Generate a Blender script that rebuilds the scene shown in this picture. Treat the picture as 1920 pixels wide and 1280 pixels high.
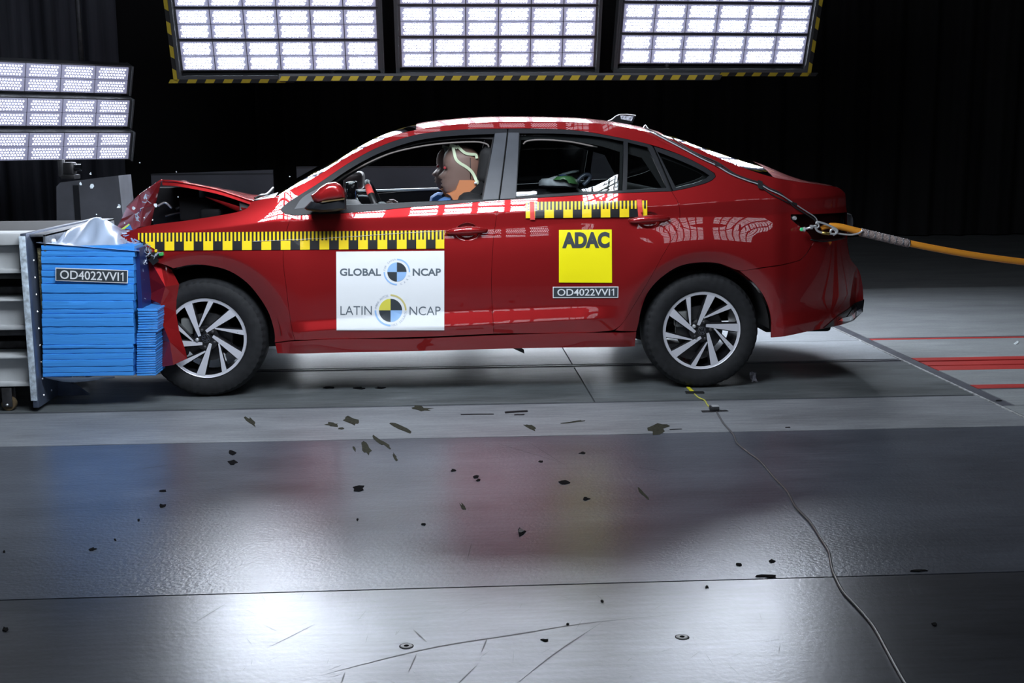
import bpy, bmesh, math, random
import numpy as np
from mathutils import Vector, Matrix
from mathutils.geometry import delaunay_2d_cdt

random.seed(7); rng = np.random.default_rng(7)
for o in list(bpy.data.objects): bpy.data.objects.remove(o)
SC = bpy.context.scene; COL = SC.collection
PI = math.pi

# ------------------------------------------------------------------ camera, world, lights, exposure
CAM = np.array([1.25233, -6.16405, 1.32812]); YAW, PITCH, ROLL, F = .0591921, .168017, -.00584199, 2200.0
def _basis():
    cy, sy, cp, sp = math.cos(YAW), math.sin(YAW), math.cos(PITCH), math.sin(PITCH)
    fw = np.array([sy*cp, cy*cp, -sp]); rt = np.array([cy, -sy, 0.0]); up = np.cross(rt, fw)
    c, s = math.cos(ROLL), math.sin(ROLL)
    return c*rt+s*up, -s*rt+c*up, fw
CR, CU, CF = _basis()
cd = bpy.data.cameras.new('camera'); co = bpy.data.objects.new('camera', cd); COL.objects.link(co)
M = Matrix.Identity(4)
for i in range(3):
    M[i][0] = CR[i]; M[i][1] = CU[i]; M[i][2] = -CF[i]; M[i][3] = CAM[i]
co.matrix_world = M
cd.sensor_width = 36.0; cd.lens = F/1920*36.0; cd.clip_end = 200; cd.clip_start = .05
SC.camera = co
w = bpy.data.worlds.new('world'); SC.world = w; w.use_nodes = True
w.node_tree.nodes['Background'].inputs[0].default_value = (.5, .6, .8, 1)
w.node_tree.nodes['Background'].inputs[1].default_value = .012
SC.view_settings.view_transform = 'Standard'; SC.view_settings.look = 'None'
SC.view_settings.exposure = 0.0; SC.view_settings.gamma = 1.0; SC.view_settings.use_curve_mapping = False
LED_DOT = 160.0     # brightness of one lens of the lamp banks
LED_PLATE = .22     # glow of the clear cover between the lenses
LED_NEAR = 150.0     # brightness of the module faces of the banks above the camera side
LED_TOP = 7.0
LED_BACK = 9.0      # banks standing behind the camera
LED_LOW = 60.0      # low bank on the floor beyond the car
LEDCOL = (.84, .91, 1.0)
CAR_W = 1.752

# ------------------------------------------------------------------ pixel <-> world helpers (measuring the photograph)
def ray(u, v):
    u = np.asarray(u, float)[..., None]; v = np.asarray(v, float)[..., None]
    return CF + (u-960)/F*CR - (v-640)/F*CU
def atY(u, v, Y):
    d = ray(u, v); t = (Y-CAM[1])/d[..., 1]
    return CAM + t[..., None]*d
def atZ(u, v, Z=0.0):
    d = ray(u, v); t = (Z-CAM[2])/d[..., 2]
    return CAM + t[..., None]*d
def V3(a): return tuple(float(x) for x in a)

# ------------------------------------------------------------------ materials
MATS = {}
def mat(name, col, rough=.5, metal=0.0, coat=0.0, emit=None, es=1.0, spec=.5, noise=0, nscale=20, bump=0, bscale=80, ior=None, coatr=.03, stretch=None):
    if name in MATS: return MATS[name]
    m = bpy.data.materials.new(name); m.use_nodes = True; nt = m.node_tree; b = nt.nodes['Principled BSDF']
    b.inputs['Base Color'].default_value = (*col, 1); b.inputs['Roughness'].default_value = rough
    b.inputs['Metallic'].default_value = metal; b.inputs['Coat Weight'].default_value = coat
    b.inputs['Coat Roughness'].default_value = coatr; b.inputs['Specular IOR Level'].default_value = spec
    if ior: b.inputs['IOR'].default_value = ior
    if emit:
        b.inputs['Emission Color'].default_value = (*emit, 1); b.inputs['Emission Strength'].default_value = es
    tc = None
    if noise or bump:
        tc = nt.nodes.new('ShaderNodeTexCoord'); src = tc.outputs['Object']
        if stretch:
            mp = nt.nodes.new('ShaderNodeMapping'); mp.inputs['Scale'].default_value = stretch
            nt.links.new(src, mp.inputs[0]); src = mp.outputs[0]
    if noise:
        n = nt.nodes.new('ShaderNodeTexNoise'); n.inputs['Scale'].default_value = nscale; n.inputs['Detail'].default_value = 6
        nt.links.new(src, n.inputs['Vector'])
        r = nt.nodes.new('ShaderNodeMapRange'); r.inputs['From Min'].default_value = .3; r.inputs['From Max'].default_value = .7
        r.inputs['To Min'].default_value = 1-noise; r.inputs['To Max'].default_value = 1+noise
        nt.links.new(n.outputs[0], r.inputs[0])
        mx = nt.nodes.new('ShaderNodeMix'); mx.data_type = 'RGBA'; mx.blend_type = 'MULTIPLY'; mx.inputs[0].default_value = 1
        mx.inputs[6].default_value = (*col, 1); nt.links.new(r.outputs[0], mx.inputs[7])
        nt.links.new(mx.outputs[2], b.inputs['Base Color'])
    if bump:
        n = nt.nodes.new('ShaderNodeTexNoise'); n.inputs['Scale'].default_value = bscale; n.inputs['Detail'].default_value = 3
        nt.links.new(src, n.inputs['Vector'])
        bp = nt.nodes.new('ShaderNodeBump'); bp.inputs['Strength'].default_value = bump; bp.inputs['Distance'].default_value = .01
        nt.links.new(n.outputs[0], bp.inputs['Height']); nt.links.new(bp.outputs[0], b.inputs['Normal'])
    MATS[name] = m
    return m
def glassmat(name, tint, refl=.9):
    if name in MATS: return MATS[name]
    m = bpy.data.materials.new(name); m.use_nodes = True; nt = m.node_tree; nt.nodes.clear()
    out = nt.nodes.new('ShaderNodeOutputMaterial'); mix = nt.nodes.new('ShaderNodeMixShader')
    tr = nt.nodes.new('ShaderNodeBsdfTransparent'); tr.inputs[0].default_value = (*tint, 1)
    gl = nt.nodes.new('ShaderNodeBsdfGlossy'); gl.inputs['Roughness'].default_value = .01; gl.inputs[0].default_value = (refl, refl, refl, 1)
    fr = nt.nodes.new('ShaderNodeFresnel'); fr.inputs[0].default_value = 1.6
    nt.links.new(fr.outputs[0], mix.inputs[0]); nt.links.new(tr.outputs[0], mix.inputs[1]); nt.links.new(gl.outputs[0], mix.inputs[2])
    nt.links.new(mix.outputs[0], out.inputs[0]); MATS[name] = m
    return m
def paint():
    m = mat('red_car_paint', (.31, .0145, .0165), rough=.38, metal=.45, spec=.2, coat=1.0, coatr=.008)
    nt = m.node_tree; b = nt.nodes['Principled BSDF']; b.inputs['Coat IOR'].default_value = 1.75; b.inputs['Specular Tint'].default_value = (.55, .10, .10, 1)
    tc = nt.nodes.new('ShaderNodeTexCoord'); n = nt.nodes.new('ShaderNodeTexVoronoi'); n.inputs['Scale'].default_value = 2500
    nt.links.new(tc.outputs['Object'], n.inputs['Vector'])
    r = nt.nodes.new('ShaderNodeMapRange'); r.inputs['To Min'].default_value = .32; r.inputs['To Max'].default_value = .46
    nt.links.new(n.outputs[0], r.inputs[0]); nt.links.new(r.outputs[0], b.inputs['Roughness'])
    return m
PAINT = paint()
BLACK = mat('black_plastic', (.012, .012, .013), rough=.45)
INNER = mat('black_cabin_lining', (.010, .010, .011), rough=.8)
GLOSSB = mat('glossy_black_trim', (.01, .011, .013), rough=.18, coat=.5)
SATIN = mat('satin_black_trim', (.013, .014, .017), rough=.42, spec=.22)
PILLAR = mat('grey_pillar_film', (.062, .067, .078), rough=.42, spec=.35, noise=.12, nscale=9)
RUBBER = mat('tyre_rubber', (.016, .017, .019), rough=.7, spec=.3, noise=.25, nscale=30)
ALLOY = mat('polished_alloy', (.80, .81, .88), rough=.45, metal=.4)
ALLOYB = mat('black_alloy_lacquer', (.012, .012, .014), rough=.25, coat=.4)
STEEL = mat('bright_steel', (.72, .74, .76), rough=.3, metal=.6)
DARKST = mat('dark_steel', (.08, .08, .085), rough=.5, metal=.8, noise=.3)
CHROME = mat('chrome', (.8, .8, .82), rough=.08, metal=1)
YELLOW = mat('yellow_film', (1.0, .72, .02), rough=.3, coat=.6)
TAPEBK = mat('black_film', (.02, .02, .022), rough=.3, coat=.5)
WHITE = mat('white_film', (.90, .93, .95), rough=.25, coat=.4)
ADACY = mat('bright_yellow_film', (1.0, .88, .008), rough=.3, coat=.3)
INK = mat('dark_ink', (.045, .055, .065), rough=.4)
INKG = mat('grey_ink', (.12, .15, .18), rough=.4)
LETW = mat('white_lettering', (.82, .85, .88), rough=.4)
LBLUE = mat('light_blue_print', (.33, .55, .90), rough=.4)
PYEL = mat('yellow_print', (.78, .72, .10), rough=.4)
SYEL = mat('pale_yellow_print', (.70, .62, .25), rough=.4)
REDTAPE = mat('red_tape', (.80, .07, .06), rough=.45)
GREYP = mat('pale_grey_print', (.45, .50, .58), rough=.4)

# ------------------------------------------------------------------ mesh helpers
def mesh(name, verts, faces, mats, midx=None, smooth=False):
    me = bpy.data.meshes.new(name); me.from_pydata([V3(v) for v in verts], [], [tuple(int(i) for i in f) for f in faces])
    for m in (mats if isinstance(mats, (list, tuple)) else [mats]): me.materials.append(m)
    if midx is not None: me.polygons.foreach_set('material_index', np.array(midx, dtype=np.int32))
    me.polygons.foreach_set('use_smooth', [smooth]*len(me.polygons))
    me.update(); return me
def link(name, data, parent=None, label=None, cat=None, group=None, kind=None, loc=None, rot=None):
    o = bpy.data.objects.new(name, data); COL.objects.link(o)
    if parent is not None:
        o.parent = parent
        if loc is None: o.matrix_parent_inverse = ROOTS[parent.name].inverted() if parent.name in ROOTS else Matrix.Identity(4)
    if loc is not None: o.location = loc
    if rot is not None: o.rotation_euler = rot
    if label: o['label'] = label
    if cat: o['category'] = cat
    if group: o['group'] = group
    if kind: o['kind'] = kind
    if parent is not None: ROOTS[o.name] = ROOTS.get(parent.name, Matrix.Identity(4)) @ Matrix.Identity(4) if loc is None else Matrix.Identity(4)
    return o
ROOTS = {}     # world matrix of each root whose children are built in world coordinates
def root(name, loc, label, cat, group=None, mw=None):
    o = bpy.data.objects.new(name, None); COL.objects.link(o); o.empty_display_size = .1
    m = mw if mw is not None else Matrix.Translation(loc)
    o.matrix_world = m; ROOTS[o.name] = m.copy()
    o['label'] = label; o['category'] = cat
    if group: o['group'] = group
    return o
def part(name, me, parent, label=None, kind=None):
    """child whose mesh is in world coordinates"""
    o = bpy.data.objects.new(name, me); COL.objects.link(o); o.parent = parent
    if parent.name in ROOTS: o.matrix_parent_inverse = ROOTS[parent.name].inverted()
    if label: o['label'] = label
    if kind: o['kind'] = kind
    return o
def emptypart(name, parent):
    o = bpy.data.objects.new(name, None); COL.objects.link(o); o.parent = parent; o.empty_display_size = .05
    o.matrix_parent_inverse = ROOTS[parent.name].inverted(); ROOTS[o.name] = Matrix.Identity(4)
    return o
def lpart(name, me, parent, loc=(0, 0, 0), rot=(0, 0, 0), label=None, kind=None):
    """child whose mesh is in the parent's local coordinates"""
    o = bpy.data.objects.new(name, me); COL.objects.link(o); o.parent = parent; o.location = loc; o.rotation_euler = rot
    if label: o['label'] = label
    if kind: o['kind'] = kind
    return o
def box(name, lo, hi, m, bevel=0.0, seg=2, rot=None, taper=None):
    bm = bmesh.new(); bmesh.ops.create_cube(bm, size=1)
    lo, hi = np.array(lo, float), np.array(hi, float); c, s = (lo+hi)/2, hi-lo
    for v in bm.verts: v.co = Vector((v.co.x*s[0], v.co.y*s[1], v.co.z*s[2]))
    if bevel: bmesh.ops.bevel(bm, geom=bm.edges[:], offset=bevel, segments=seg, affect='EDGES', profile=.5)
    if rot is not None: bmesh.ops.rotate(bm, verts=bm.verts, cent=(0, 0, 0), matrix=rot)
    for v in bm.verts: v.co += Vector(c)
    me = bpy.data.meshes.new(name); bm.to_mesh(me); bm.free(); me.materials.append(m)
    if bevel: me.polygons.foreach_set('use_smooth', [True]*len(me.polygons)); me.set_sharp_from_angle(angle=math.radians(40))
    return me
def merge(name, meshes, mats=None):
    vs, fs, mi, ml = [], [], [], []
    for me in meshes:
        base = len(vs); vs += [tuple(v.co) for v in me.vertices]
        off = []
        for m in me.materials:
            if m not in ml: ml.append(m)
            off.append(ml.index(m))
        for p in me.polygons:
            fs.append(tuple(base+i for i in p.vertices)); mi.append(off[p.material_index])
    out = mesh(name, vs, fs, ml, mi)
    sm = [p.use_smooth for me in meshes for p in me.polygons]
    out.polygons.foreach_set('use_smooth', sm)
    if any(sm): out.set_sharp_from_angle(angle=math.radians(42))
    return out
def catmull(pts, n=8, closed=False):
    P = np.array(pts, float); N = len(P); out = []
    rngk = range(N if closed else N-1)
    for i in rngk:
        p0 = P[(i-1) % N] if (closed or i > 0) else 2*P[0]-P[1]
        p1, p2 = P[i % N], P[(i+1) % N]
        p3 = P[(i+2) % N] if (closed or i+2 < N) else 2*P[-1]-P[-2]
        for k in range(n):
            t = k/n
            out.append(.5*((2*p1)+(-p0+p2)*t+(2*p0-5*p1+4*p2-p3)*t*t+(-p0+3*p1-3*p2+p3)*t**3))
    if not closed: out.append(P[-1])
    return np.array(out)
def tube(name, pts, rad, m, n=8, closed=False, caps=True, flat=1.0, up=None):
    P = np.array(pts, float); N = len(P); rad = np.broadcast_to(np.array(rad, float), (N,))
    T = np.zeros_like(P)
    for i in range(N):
        a, b = (P[(i-1) % N], P[(i+1) % N]) if closed else (P[max(i-1, 0)], P[min(i+1, N-1)])
        T[i] = (b-a)/max(np.linalg.norm(b-a), 1e-9)
    ref = np.array(up if up is not None else ((0, 0, 1) if abs(T[0][2]) < .9 else (0, 1, 0)), float)
    vs, fs = [], []
    nrm = ref-T[0]*(ref@T[0]); nrm /= np.linalg.norm(nrm)
    for i in range(N):
        nrm = nrm-T[i]*(nrm@T[i]); nrm /= max(np.linalg.norm(nrm), 1e-9); bn = np.cross(T[i], nrm)
        for k in range(n):
            a = 2*PI*k/n; vs.append(P[i]+rad[i]*(flat*math.cos(a)*nrm+math.sin(a)*bn))
    for i in range(N if closed else N-1):
        j = (i+1) % N
        for k in range(n):
            l = (k+1) % n; fs.append((i*n+k, i*n+l, j*n+l, j*n+k))
    if caps and not closed:
        fs.append(tuple(range(n-1, -1, -1))); fs.append(tuple((N-1)*n+k for k in range(n)))
    return mesh(name, vs, fs, m, smooth=True)
def lathe(name, prof, m, axis='Y', n=48, center=(0, 0, 0), a0=0, a1=2*PI, midx=None, rfun=None, smooth=True, angle=35):
    """prof: (radius, offset along axis)"""
    full = abs(a1-a0-2*PI) < 1e-6; N = n if full else n+1; K = len(prof); vs, fs, mi = [], [], []
    for i in range(N):
        a = a0+(a1-a0)*i/n
        for k, (r, h) in enumerate(prof):
            if rfun: r, h = rfun(i, k, r, h)
            c, s = math.cos(a)*r, math.sin(a)*r
            p = (c, h, s) if axis == 'Y' else ((h, c, s) if axis == 'X' else (c, s, h))
            vs.append(np.array(p)+np.array(center))
    for i in range(n):
        j = (i+1) % N
        for k in range(K-1):
            fs.append((i*K+k, i*K+k+1, j*K+k+1, j*K+k)); mi.append(midx[k] if midx else 0)
    me = mesh(name, vs, fs, m, mi, smooth=smooth)
    if smooth: me.set_sharp_from_angle(angle=math.radians(angle))
    return me
def gridmesh(name, P, m, smooth=True, thick=0.0):
    """P[i][j] -> 3D"""
    a, b = P.shape[:2]; vs = P.reshape(-1, 3); fs = [(i*b+j, i*b+j+1, (i+1)*b+j+1, (i+1)*b+j) for i in range(a-1) for j in range(b-1)]
    return mesh(name, vs, fs, m, smooth=smooth)
def prism(name, poly, y0, y1, m, mside=None):
    """polygon in (x,z) pushed from y0 to y1 (y0 nearer)"""
    n = len(poly); vs = [(p[0], y0, p[1]) for p in poly]+[(p[0], y1, p[1]) for p in poly]
    fs = [tuple(range(n)), tuple(range(2*n-1, n-1, -1))]+[(i, n+i, n+(i+1) % n, (i+1) % n) for i in range(n)]
    ms = [m, mside] if mside else [m]
    return mesh(name, vs, fs, ms, [0, 1 if mside else 0]+[1 if mside else 0]*n)
def extrude_poly(name, pts, d, m):
    """flat 3D polygon (list of points) pushed along vector d"""
    n = len(pts); P = [np.array(p, float) for p in pts]; d = np.array(d, float); vs = P+[p+d for p in P]
    fs = [tuple(range(n)), tuple(range(2*n-1, n-1, -1))]+[(i, n+i, n+(i+1) % n, (i+1) % n) for i in range(n)]
    return mesh(name, vs, fs, m)
# text as flat geometry: (verts Nx2, faces), left-bottom at 0,0, scaled so that its height (of capitals) is 1
_TX = {}
def text2d(s, bold=0.0):
    k = (s, bold)
    if k in _TX: return _TX[k]
    cu = bpy.data.curves.new('t', 'FONT'); one = len(s) > 3 and s.endswith('1'); cu.body = s[:-1] if one else s; cu.size = 1; cu.resolution_u = 4; cu.offset = bold
    o = bpy.data.objects.new('t', cu); COL.objects.link(o)
    me = bpy.data.meshes.new_from_object(o.evaluated_get(bpy.context.evaluated_depsgraph_get()))
    v = np.array([(p.co.x, p.co.y) for p in me.vertices]); f = [tuple(p.vertices) for p in me.polygons]
    bpy.data.objects.remove(o); bpy.data.curves.remove(cu); bpy.data.meshes.remove(me)
    v = v-v.min(0)
    if one:                                                     # a proper figure 1 with its flag
        H, x0 = v[:, 1].max(), v[:, 0].max()+.40*v[:, 1].max(); n = len(v)
        v = np.vstack([v, np.array([(x0, 0), (x0+.125*H, 0), (x0+.125*H, H), (x0+.02*H, H), (x0, H*.97), (x0, H*.80), (x0-.20*H, H*.70), (x0-.20*H, H*.82)])])
        f = f+[(n, n+1, n+2, n+3, n+4, n+5), (n+5, n+4, n+7, n+6)]
    _TX[k] = (v, f)
    return _TX[k]
for s_, b_ in (('OD4022VVI1', .012), ('GLOBAL', .026), ('NCAP', .026), ('LATIN', -.004), ('NCAP', -.004), ('ADAC', .06)): text2d(s_, b_)
for ch in sorted(set('FORSAFERCARSPARAAUTOSMÁSSEGUROS')): text2d(ch, 0)
# ------------------------------------------------------------------ the setting
yA, yB, yC = float(atZ(960, 1098)[1]), float(atZ(960, 818)[1]), float(atZ(960, 757)[1])
yD, yE = float(atZ(1560, 677.5)[1]), float(atZ(1612, 638)[1])
XR, XS = 4.05, 2.03

def floormat(name, col, rough, bump, bscale, var=.22, spec=.6, tint=(1, 1, 1), rv=.05, metal=0.0):
    m = bpy.data.materials.new(name); m.use_nodes = True; nt = m.node_tree; b = nt.nodes['Principled BSDF']; L = nt.links
    tc = nt.nodes.new('ShaderNodeTexCoord')
    def noise(sc, stretch, det=6):
        mp = nt.nodes.new('ShaderNodeMapping'); mp.inputs['Scale'].default_value = stretch; L.new(tc.outputs['Object'], mp.inputs[0])
        n = nt.nodes.new('ShaderNodeTexNoise'); n.inputs['Scale'].default_value = sc; n.inputs['Detail'].default_value = det; L.new(mp.outputs[0], n.inputs['Vector']); return n.outputs[0]
    def rmp(x, a, bb, lo, hi, clamp=False):
        r = nt.nodes.new('ShaderNodeMapRange'); r.inputs['From Min'].default_value = a; r.inputs['From Max'].default_value = bb
        r.inputs['To Min'].default_value = lo; r.inputs['To Max'].default_value = hi; r.clamp = clamp; L.new(x, r.inputs[0]); return r.outputs[0]
    def mul(a, bb):
        k = nt.nodes.new('ShaderNodeMath'); k.operation = 'MULTIPLY'; L.new(a, k.inputs[0]); L.new(bb, k.inputs[1]); return k.outputs[0]
    big = rmp(noise(1.3, (1, 3, 1)), .3, .7, 1-var, 1+var); streak = rmp(noise(9, (.6, 6, 1)), .35, .65, 1-var*.6, 1+var*.6)
    fine = rmp(noise(60, (1, 1, 1), 3), .3, .7, .93, 1.07)
    sp = rmp(noise(4.5, (1, 1.6, 1), 8), .60, .80, 1.0, .96, True)   # dirt spots
    f = mul(mul(mul(big, streak), fine), sp)
    mx = nt.nodes.new('ShaderNodeMix'); mx.data_type = 'RGBA'; mx.blend_type = 'MULTIPLY'; mx.inputs[0].default_value = 1
    mx.inputs[6].default_value = (*col, 1); L.new(f, mx.inputs[7]); L.new(mx.outputs[2], b.inputs['Base Color'])
    b.inputs['Roughness'].default_value = rough
    b.inputs['Specular IOR Level'].default_value = spec; b.inputs['Metallic'].default_value = metal
    bp = nt.nodes.new('ShaderNodeBump'); bp.inputs['Strength'].default_value = bump; bp.inputs['Distance'].default_value = .004
    L.new(noise(bscale, (1, 1, 1), 3), bp.inputs['Height']); L.new(bp.outputs[0], b.inputs['Normal'])
    return m
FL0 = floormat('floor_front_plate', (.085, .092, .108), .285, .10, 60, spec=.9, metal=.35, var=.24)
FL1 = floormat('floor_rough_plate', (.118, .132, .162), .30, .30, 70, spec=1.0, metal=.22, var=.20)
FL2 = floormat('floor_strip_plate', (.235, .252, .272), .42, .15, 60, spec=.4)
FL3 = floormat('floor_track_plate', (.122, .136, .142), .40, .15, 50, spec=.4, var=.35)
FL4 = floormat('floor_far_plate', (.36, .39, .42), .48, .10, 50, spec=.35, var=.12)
FLC = floormat('concrete', (.25, .27, .28), .55, .2, 40, spec=.3, var=.15)
FRED = floormat('red_floor_paint', (.42, .035, .03), .5, .1, 60, spec=.4, var=.15)
FGRO = mat('dark_groove', (.02, .021, .024), rough=.7)
FDKG = mat('dark_grey_joint', (.075, .08, .10), rough=.5, noise=.25, nscale=8)
slab = link('floor', box('floor', (-7, -8.5, -.30), (13, 10.6, -.012), FGRO), kind='structure')
def plate(x0, x1, y0, y1, m, g=.004):
    return part('floor_plate', box('floor_plate', (x0+g, y0+g, -.0119), (x1-g, y1-g, 0), m), slab)
for x0, x1 in ((-7, -3.2), (-3.2, 13)):
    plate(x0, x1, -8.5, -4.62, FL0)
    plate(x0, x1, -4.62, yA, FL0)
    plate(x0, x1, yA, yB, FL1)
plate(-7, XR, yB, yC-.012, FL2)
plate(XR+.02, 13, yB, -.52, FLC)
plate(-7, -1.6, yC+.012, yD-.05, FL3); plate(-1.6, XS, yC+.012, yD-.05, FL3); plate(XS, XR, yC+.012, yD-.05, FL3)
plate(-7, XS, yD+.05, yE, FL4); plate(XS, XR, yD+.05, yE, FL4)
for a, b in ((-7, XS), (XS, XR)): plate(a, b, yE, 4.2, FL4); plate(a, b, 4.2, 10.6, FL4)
# steel guide rail in the groove, dark joint strips
part('guide_rail', box('guide_rail', (-7, yD-.043, -.0119), (XR, yD-.014, -.002), FDKG), slab); part('guide_rail', box('guide_rail', (-7, yD+.014, -.0119), (XR, yD+.043, -.002), FDKG), slab)
part('joint_strip', box('joint_strip', (-7, yC-.012, -.0119), (XR, yC+.012, -.003), FDKG), slab)
part('joint_strip', box('joint_strip', (XR+.02, -.52, -.0119), (XR+.085, 10.6, -.001), FDKG), slab)
part('joint_strip', box('joint_strip', (XR+.004, yB, -.0119), (XR+.016, 10.6, .001), mat('bright_edge', (.55, .57, .58), rough=.4, metal=.3, noise=.5, nscale=30)), slab)
# concrete side with its red painted lines
y724 = float(atZ(1850, 724)[1]); y718, y730 = float(atZ(1860, 720.5)[1]), float(atZ(1860, 727.5)[1])
yr = [float(atZ(1850, v)[1]) for v in (692.5, 684.5, 683, 676, 674, 668.5)]   # nearer..farther
ye0, ye1 = float(atZ(1850, 634)[1]), float(atZ(1850, 631.5)[1]); ye2 = float(atZ(1850, 630)[1])
xl = XR+.09
plate(xl, 13, -.52, y730-.03, FLC, .002); part('joint_strip', box('joint_strip', (xl, y730-.03, -.0119), (13, y730, -.001), FDKG), slab)
def redline(a, b): return part('red_line', box('red_line', (xl, a, -.0119), (13, b, .0004), FRED), slab)
redline(y730, y718)
plate(xl, 13, y718, yr[0], FLC, .001)
redline(yr[0], yr[1]); redline(yr[2], yr[3]); redline(yr[4], yr[5])
plate(xl, 13, yr[5], ye0, FLC, .001); redline(ye0, ye1)
part('joint_strip', box('joint_strip', (xl, ye1, -.0119), (13, ye2, -.001), FDKG), slab)
plate(xl, 13, ye2, 4.2, FLC, .001); plate(xl, 13, 4.2, 10.6, FLC, .004)

CURT = mat('black_curtain', (.006, .0063, .0075), rough=.9, noise=.4, nscale=3, stretch=(4, 4, .2))
CURTB = mat('dark_blue_grey_curtain', (.085, .09, .115), rough=.85, noise=.35, nscale=2, stretch=(5, 5, .2))
WALL = mat('dark_wall', (.012, .012, .014), rough=.9)
link('wall_back', box('wall_back', (-7, 10.4, -.01), (13, 10.6, 7.5), WALL), kind='structure')
link('wall_left', box('wall_left', (-7.2, -8.5, -.01), (-7, 10.6, 7.5), WALL), kind='structure')
link('wall_right', box('wall_right', (13, -8.5, -.01), (13.2, 10.6, 7.5), WALL), kind='structure')
link('wall_front', box('wall_front', (-7, -8.7, -.01), (13, -8.5, 7.5), WALL), kind='structure')
link('ceiling', box('ceiling', (-7.2, -8.7, 7.5), (13.2, 10.6, 7.7), WALL), kind='structure')
def curtain(name, x0, x1, y, z0, z1, m, wl, amp, label, seed):
    r = np.random.default_rng(seed); n = int((x1-x0)/.045); xs = np.linspace(x0, x1, n)
    ph = np.cumsum(r.uniform(.6, 1.4, n))*2*PI*.045/wl; zs = np.linspace(z0, z1, 4)
    P = np.zeros((n, 4, 3))
    for j, z in enumerate(zs):
        P[:, j, 0] = xs; P[:, j, 1] = y+amp*np.sin(ph)+.4*amp*np.sin(2.3*ph+j*.2); P[:, j, 2] = z
    return link(name, gridmesh(name, P, m), label=label, cat='curtain')
curtain('stage_curtain', -1.2, 12.4, 9.9, .02, 7.3, CURT, .55, .07, 'black floor-length curtain in folds across the back behind the car', 3)
curtain('stage_curtain', -6.6, -2.62, 8.6, .02, 7.3, CURTB, .5, .08, 'dark blue-grey curtain hanging behind the small lamp bank on the left', 4)
# low grey screens behind the car
SCREEN = mat('grey_screen_cloth', (.045, .047, .057), rough=.9, noise=.15, nscale=3)
def screen(u0, u1, v0, v1, Y, label, lean=0.0, foot=.05):
    a, b = atY(u0, v0, Y), atY(u1, v1, Y); r = root('partition_screen', (float(a[0]+b[0])/2, Y, 0), label, 'screen')
    pan = [(a[0], .10), (b[0], .10), (b[0], b[2]), (a[0]+lean, a[2])]
    part('panel', prism('panel', pan, Y-.02, Y+.02, SCREEN), r)
    part('edge_rail', box('edge_rail', (a[0]+lean, Y-.025, min(a[2], b[2])-.012), (b[0], Y+.025, min(a[2], b[2])), SATIN), r)
    for x in (a[0]+.12, b[0]-.12): part('foot', box('foot', (x-.03, Y-.22, 0), (x+.03, Y+.22, .10), BLACK, .01), r)
    return r
screen(284, 512, 326, 318, 4.6, 'low grey partition screen standing behind the raised hood')
screen(556, 845, 312, 311, 4.9, 'low grey partition screen seen through the driver window')
screen(1108, 1172, 279, 283, 4.7, 'dark grey screen seen through the rear side window')
# padded grey block left, with a camera on a clamp
c0, c1 = atY(105, 342, 2.6), atY(222, 329, 2.6)
r = root('padded_block', (float(c0[0]+c1[0])/2, 2.75, 0), 'tall dark grey padded block standing behind the blue barrier', 'block')
PADG = mat('grey_padding', (.068, .072, .085), rough=.8, noise=.2, nscale=5)
poly = [(c0[0]-.06, 0), (c1[0]+.05, 0), (c1[0], c1[2]), (c0[0]+.03, c0[2]), (c0[0], c0[2]-.03)]
part('cover', prism('cover', poly, 2.6, 2.95, PADG), r)
part('seam_strip', box('seam_strip', (c0[0]+.12, 2.592, .1), (c0[0]+.16, 2.61, c0[2]-.02), SATIN), r)
cc = atY(131, 340, 2.75); cz_ = float(cc[2])+.03
r = root('camera_unit', V3(cc), 'small black camera clamped on top of the dark grey padded block', 'camera')
part('clamp', box('clamp', (cc[0]-.05, 2.7, cz_-.012), (cc[0]+.05, 2.85, cz_+.02), BLACK, .006), r)
part('body', box('body', (cc[0]-.035, 2.72, cz_+.02), (cc[0]+.035, 2.83, cz_+.11), BLACK, .01), r)
part('lens', lathe('lens', [(.0, -.02), (.022, -.02), (.026, .0), (.026, .05)], GLOSSB, 'X', 16, (cc[0]+.035, 2.77, cz_+.07)), r)
part('bracket', box('bracket', (cc[0]-.075, 2.74, cz_+.005), (cc[0]-.04, 2.80, cz_+.13), DARKST, .004), r)

# ------------------------------------------------------------------ lamp banks
def emat(name, col, s, base=(.8, .8, .85)):
    m = bpy.data.materials.new(name); m.use_nodes = True; b = m.node_tree.nodes['Principled BSDF']
    b.inputs['Base Color'].default_value = (*base, 1); b.inputs['Roughness'].default_value = .4
    b.inputs['Emission Color'].default_value = (*col, 1); b.inputs['Emission Strength'].default_value = s
    return m
EDOT = emat('lamp_lens', LEDCOL, LED_DOT); EDIM = emat('lamp_lens_dimmed', LEDCOL, 40.0); EPL = emat('lamp_cover', (.62, .64, 1.0), LED_PLATE, (.16, .16, .2))
ENEAR = emat('lamp_face_near', LEDCOL, LED_NEAR); ETOP = emat('lamp_face_top', LEDCOL, LED_TOP); EBACK = emat('lamp_face_back', LEDCOL, LED_BACK); ELOW = emat('lamp_face_low', LEDCOL, LED_LOW)
HOUS = mat('lamp_housing', (.02, .021, .024), rough=.5); FRM = mat('grey_frame', (.03, .032, .035), rough=.6, spec=.25)
HZY = mat('hazard_yellow', (.22, .165, .01), rough=.7, spec=.2); HZB = mat('hazard_black', (.008, .008, .008), rough=.8, spec=.2)
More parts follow.
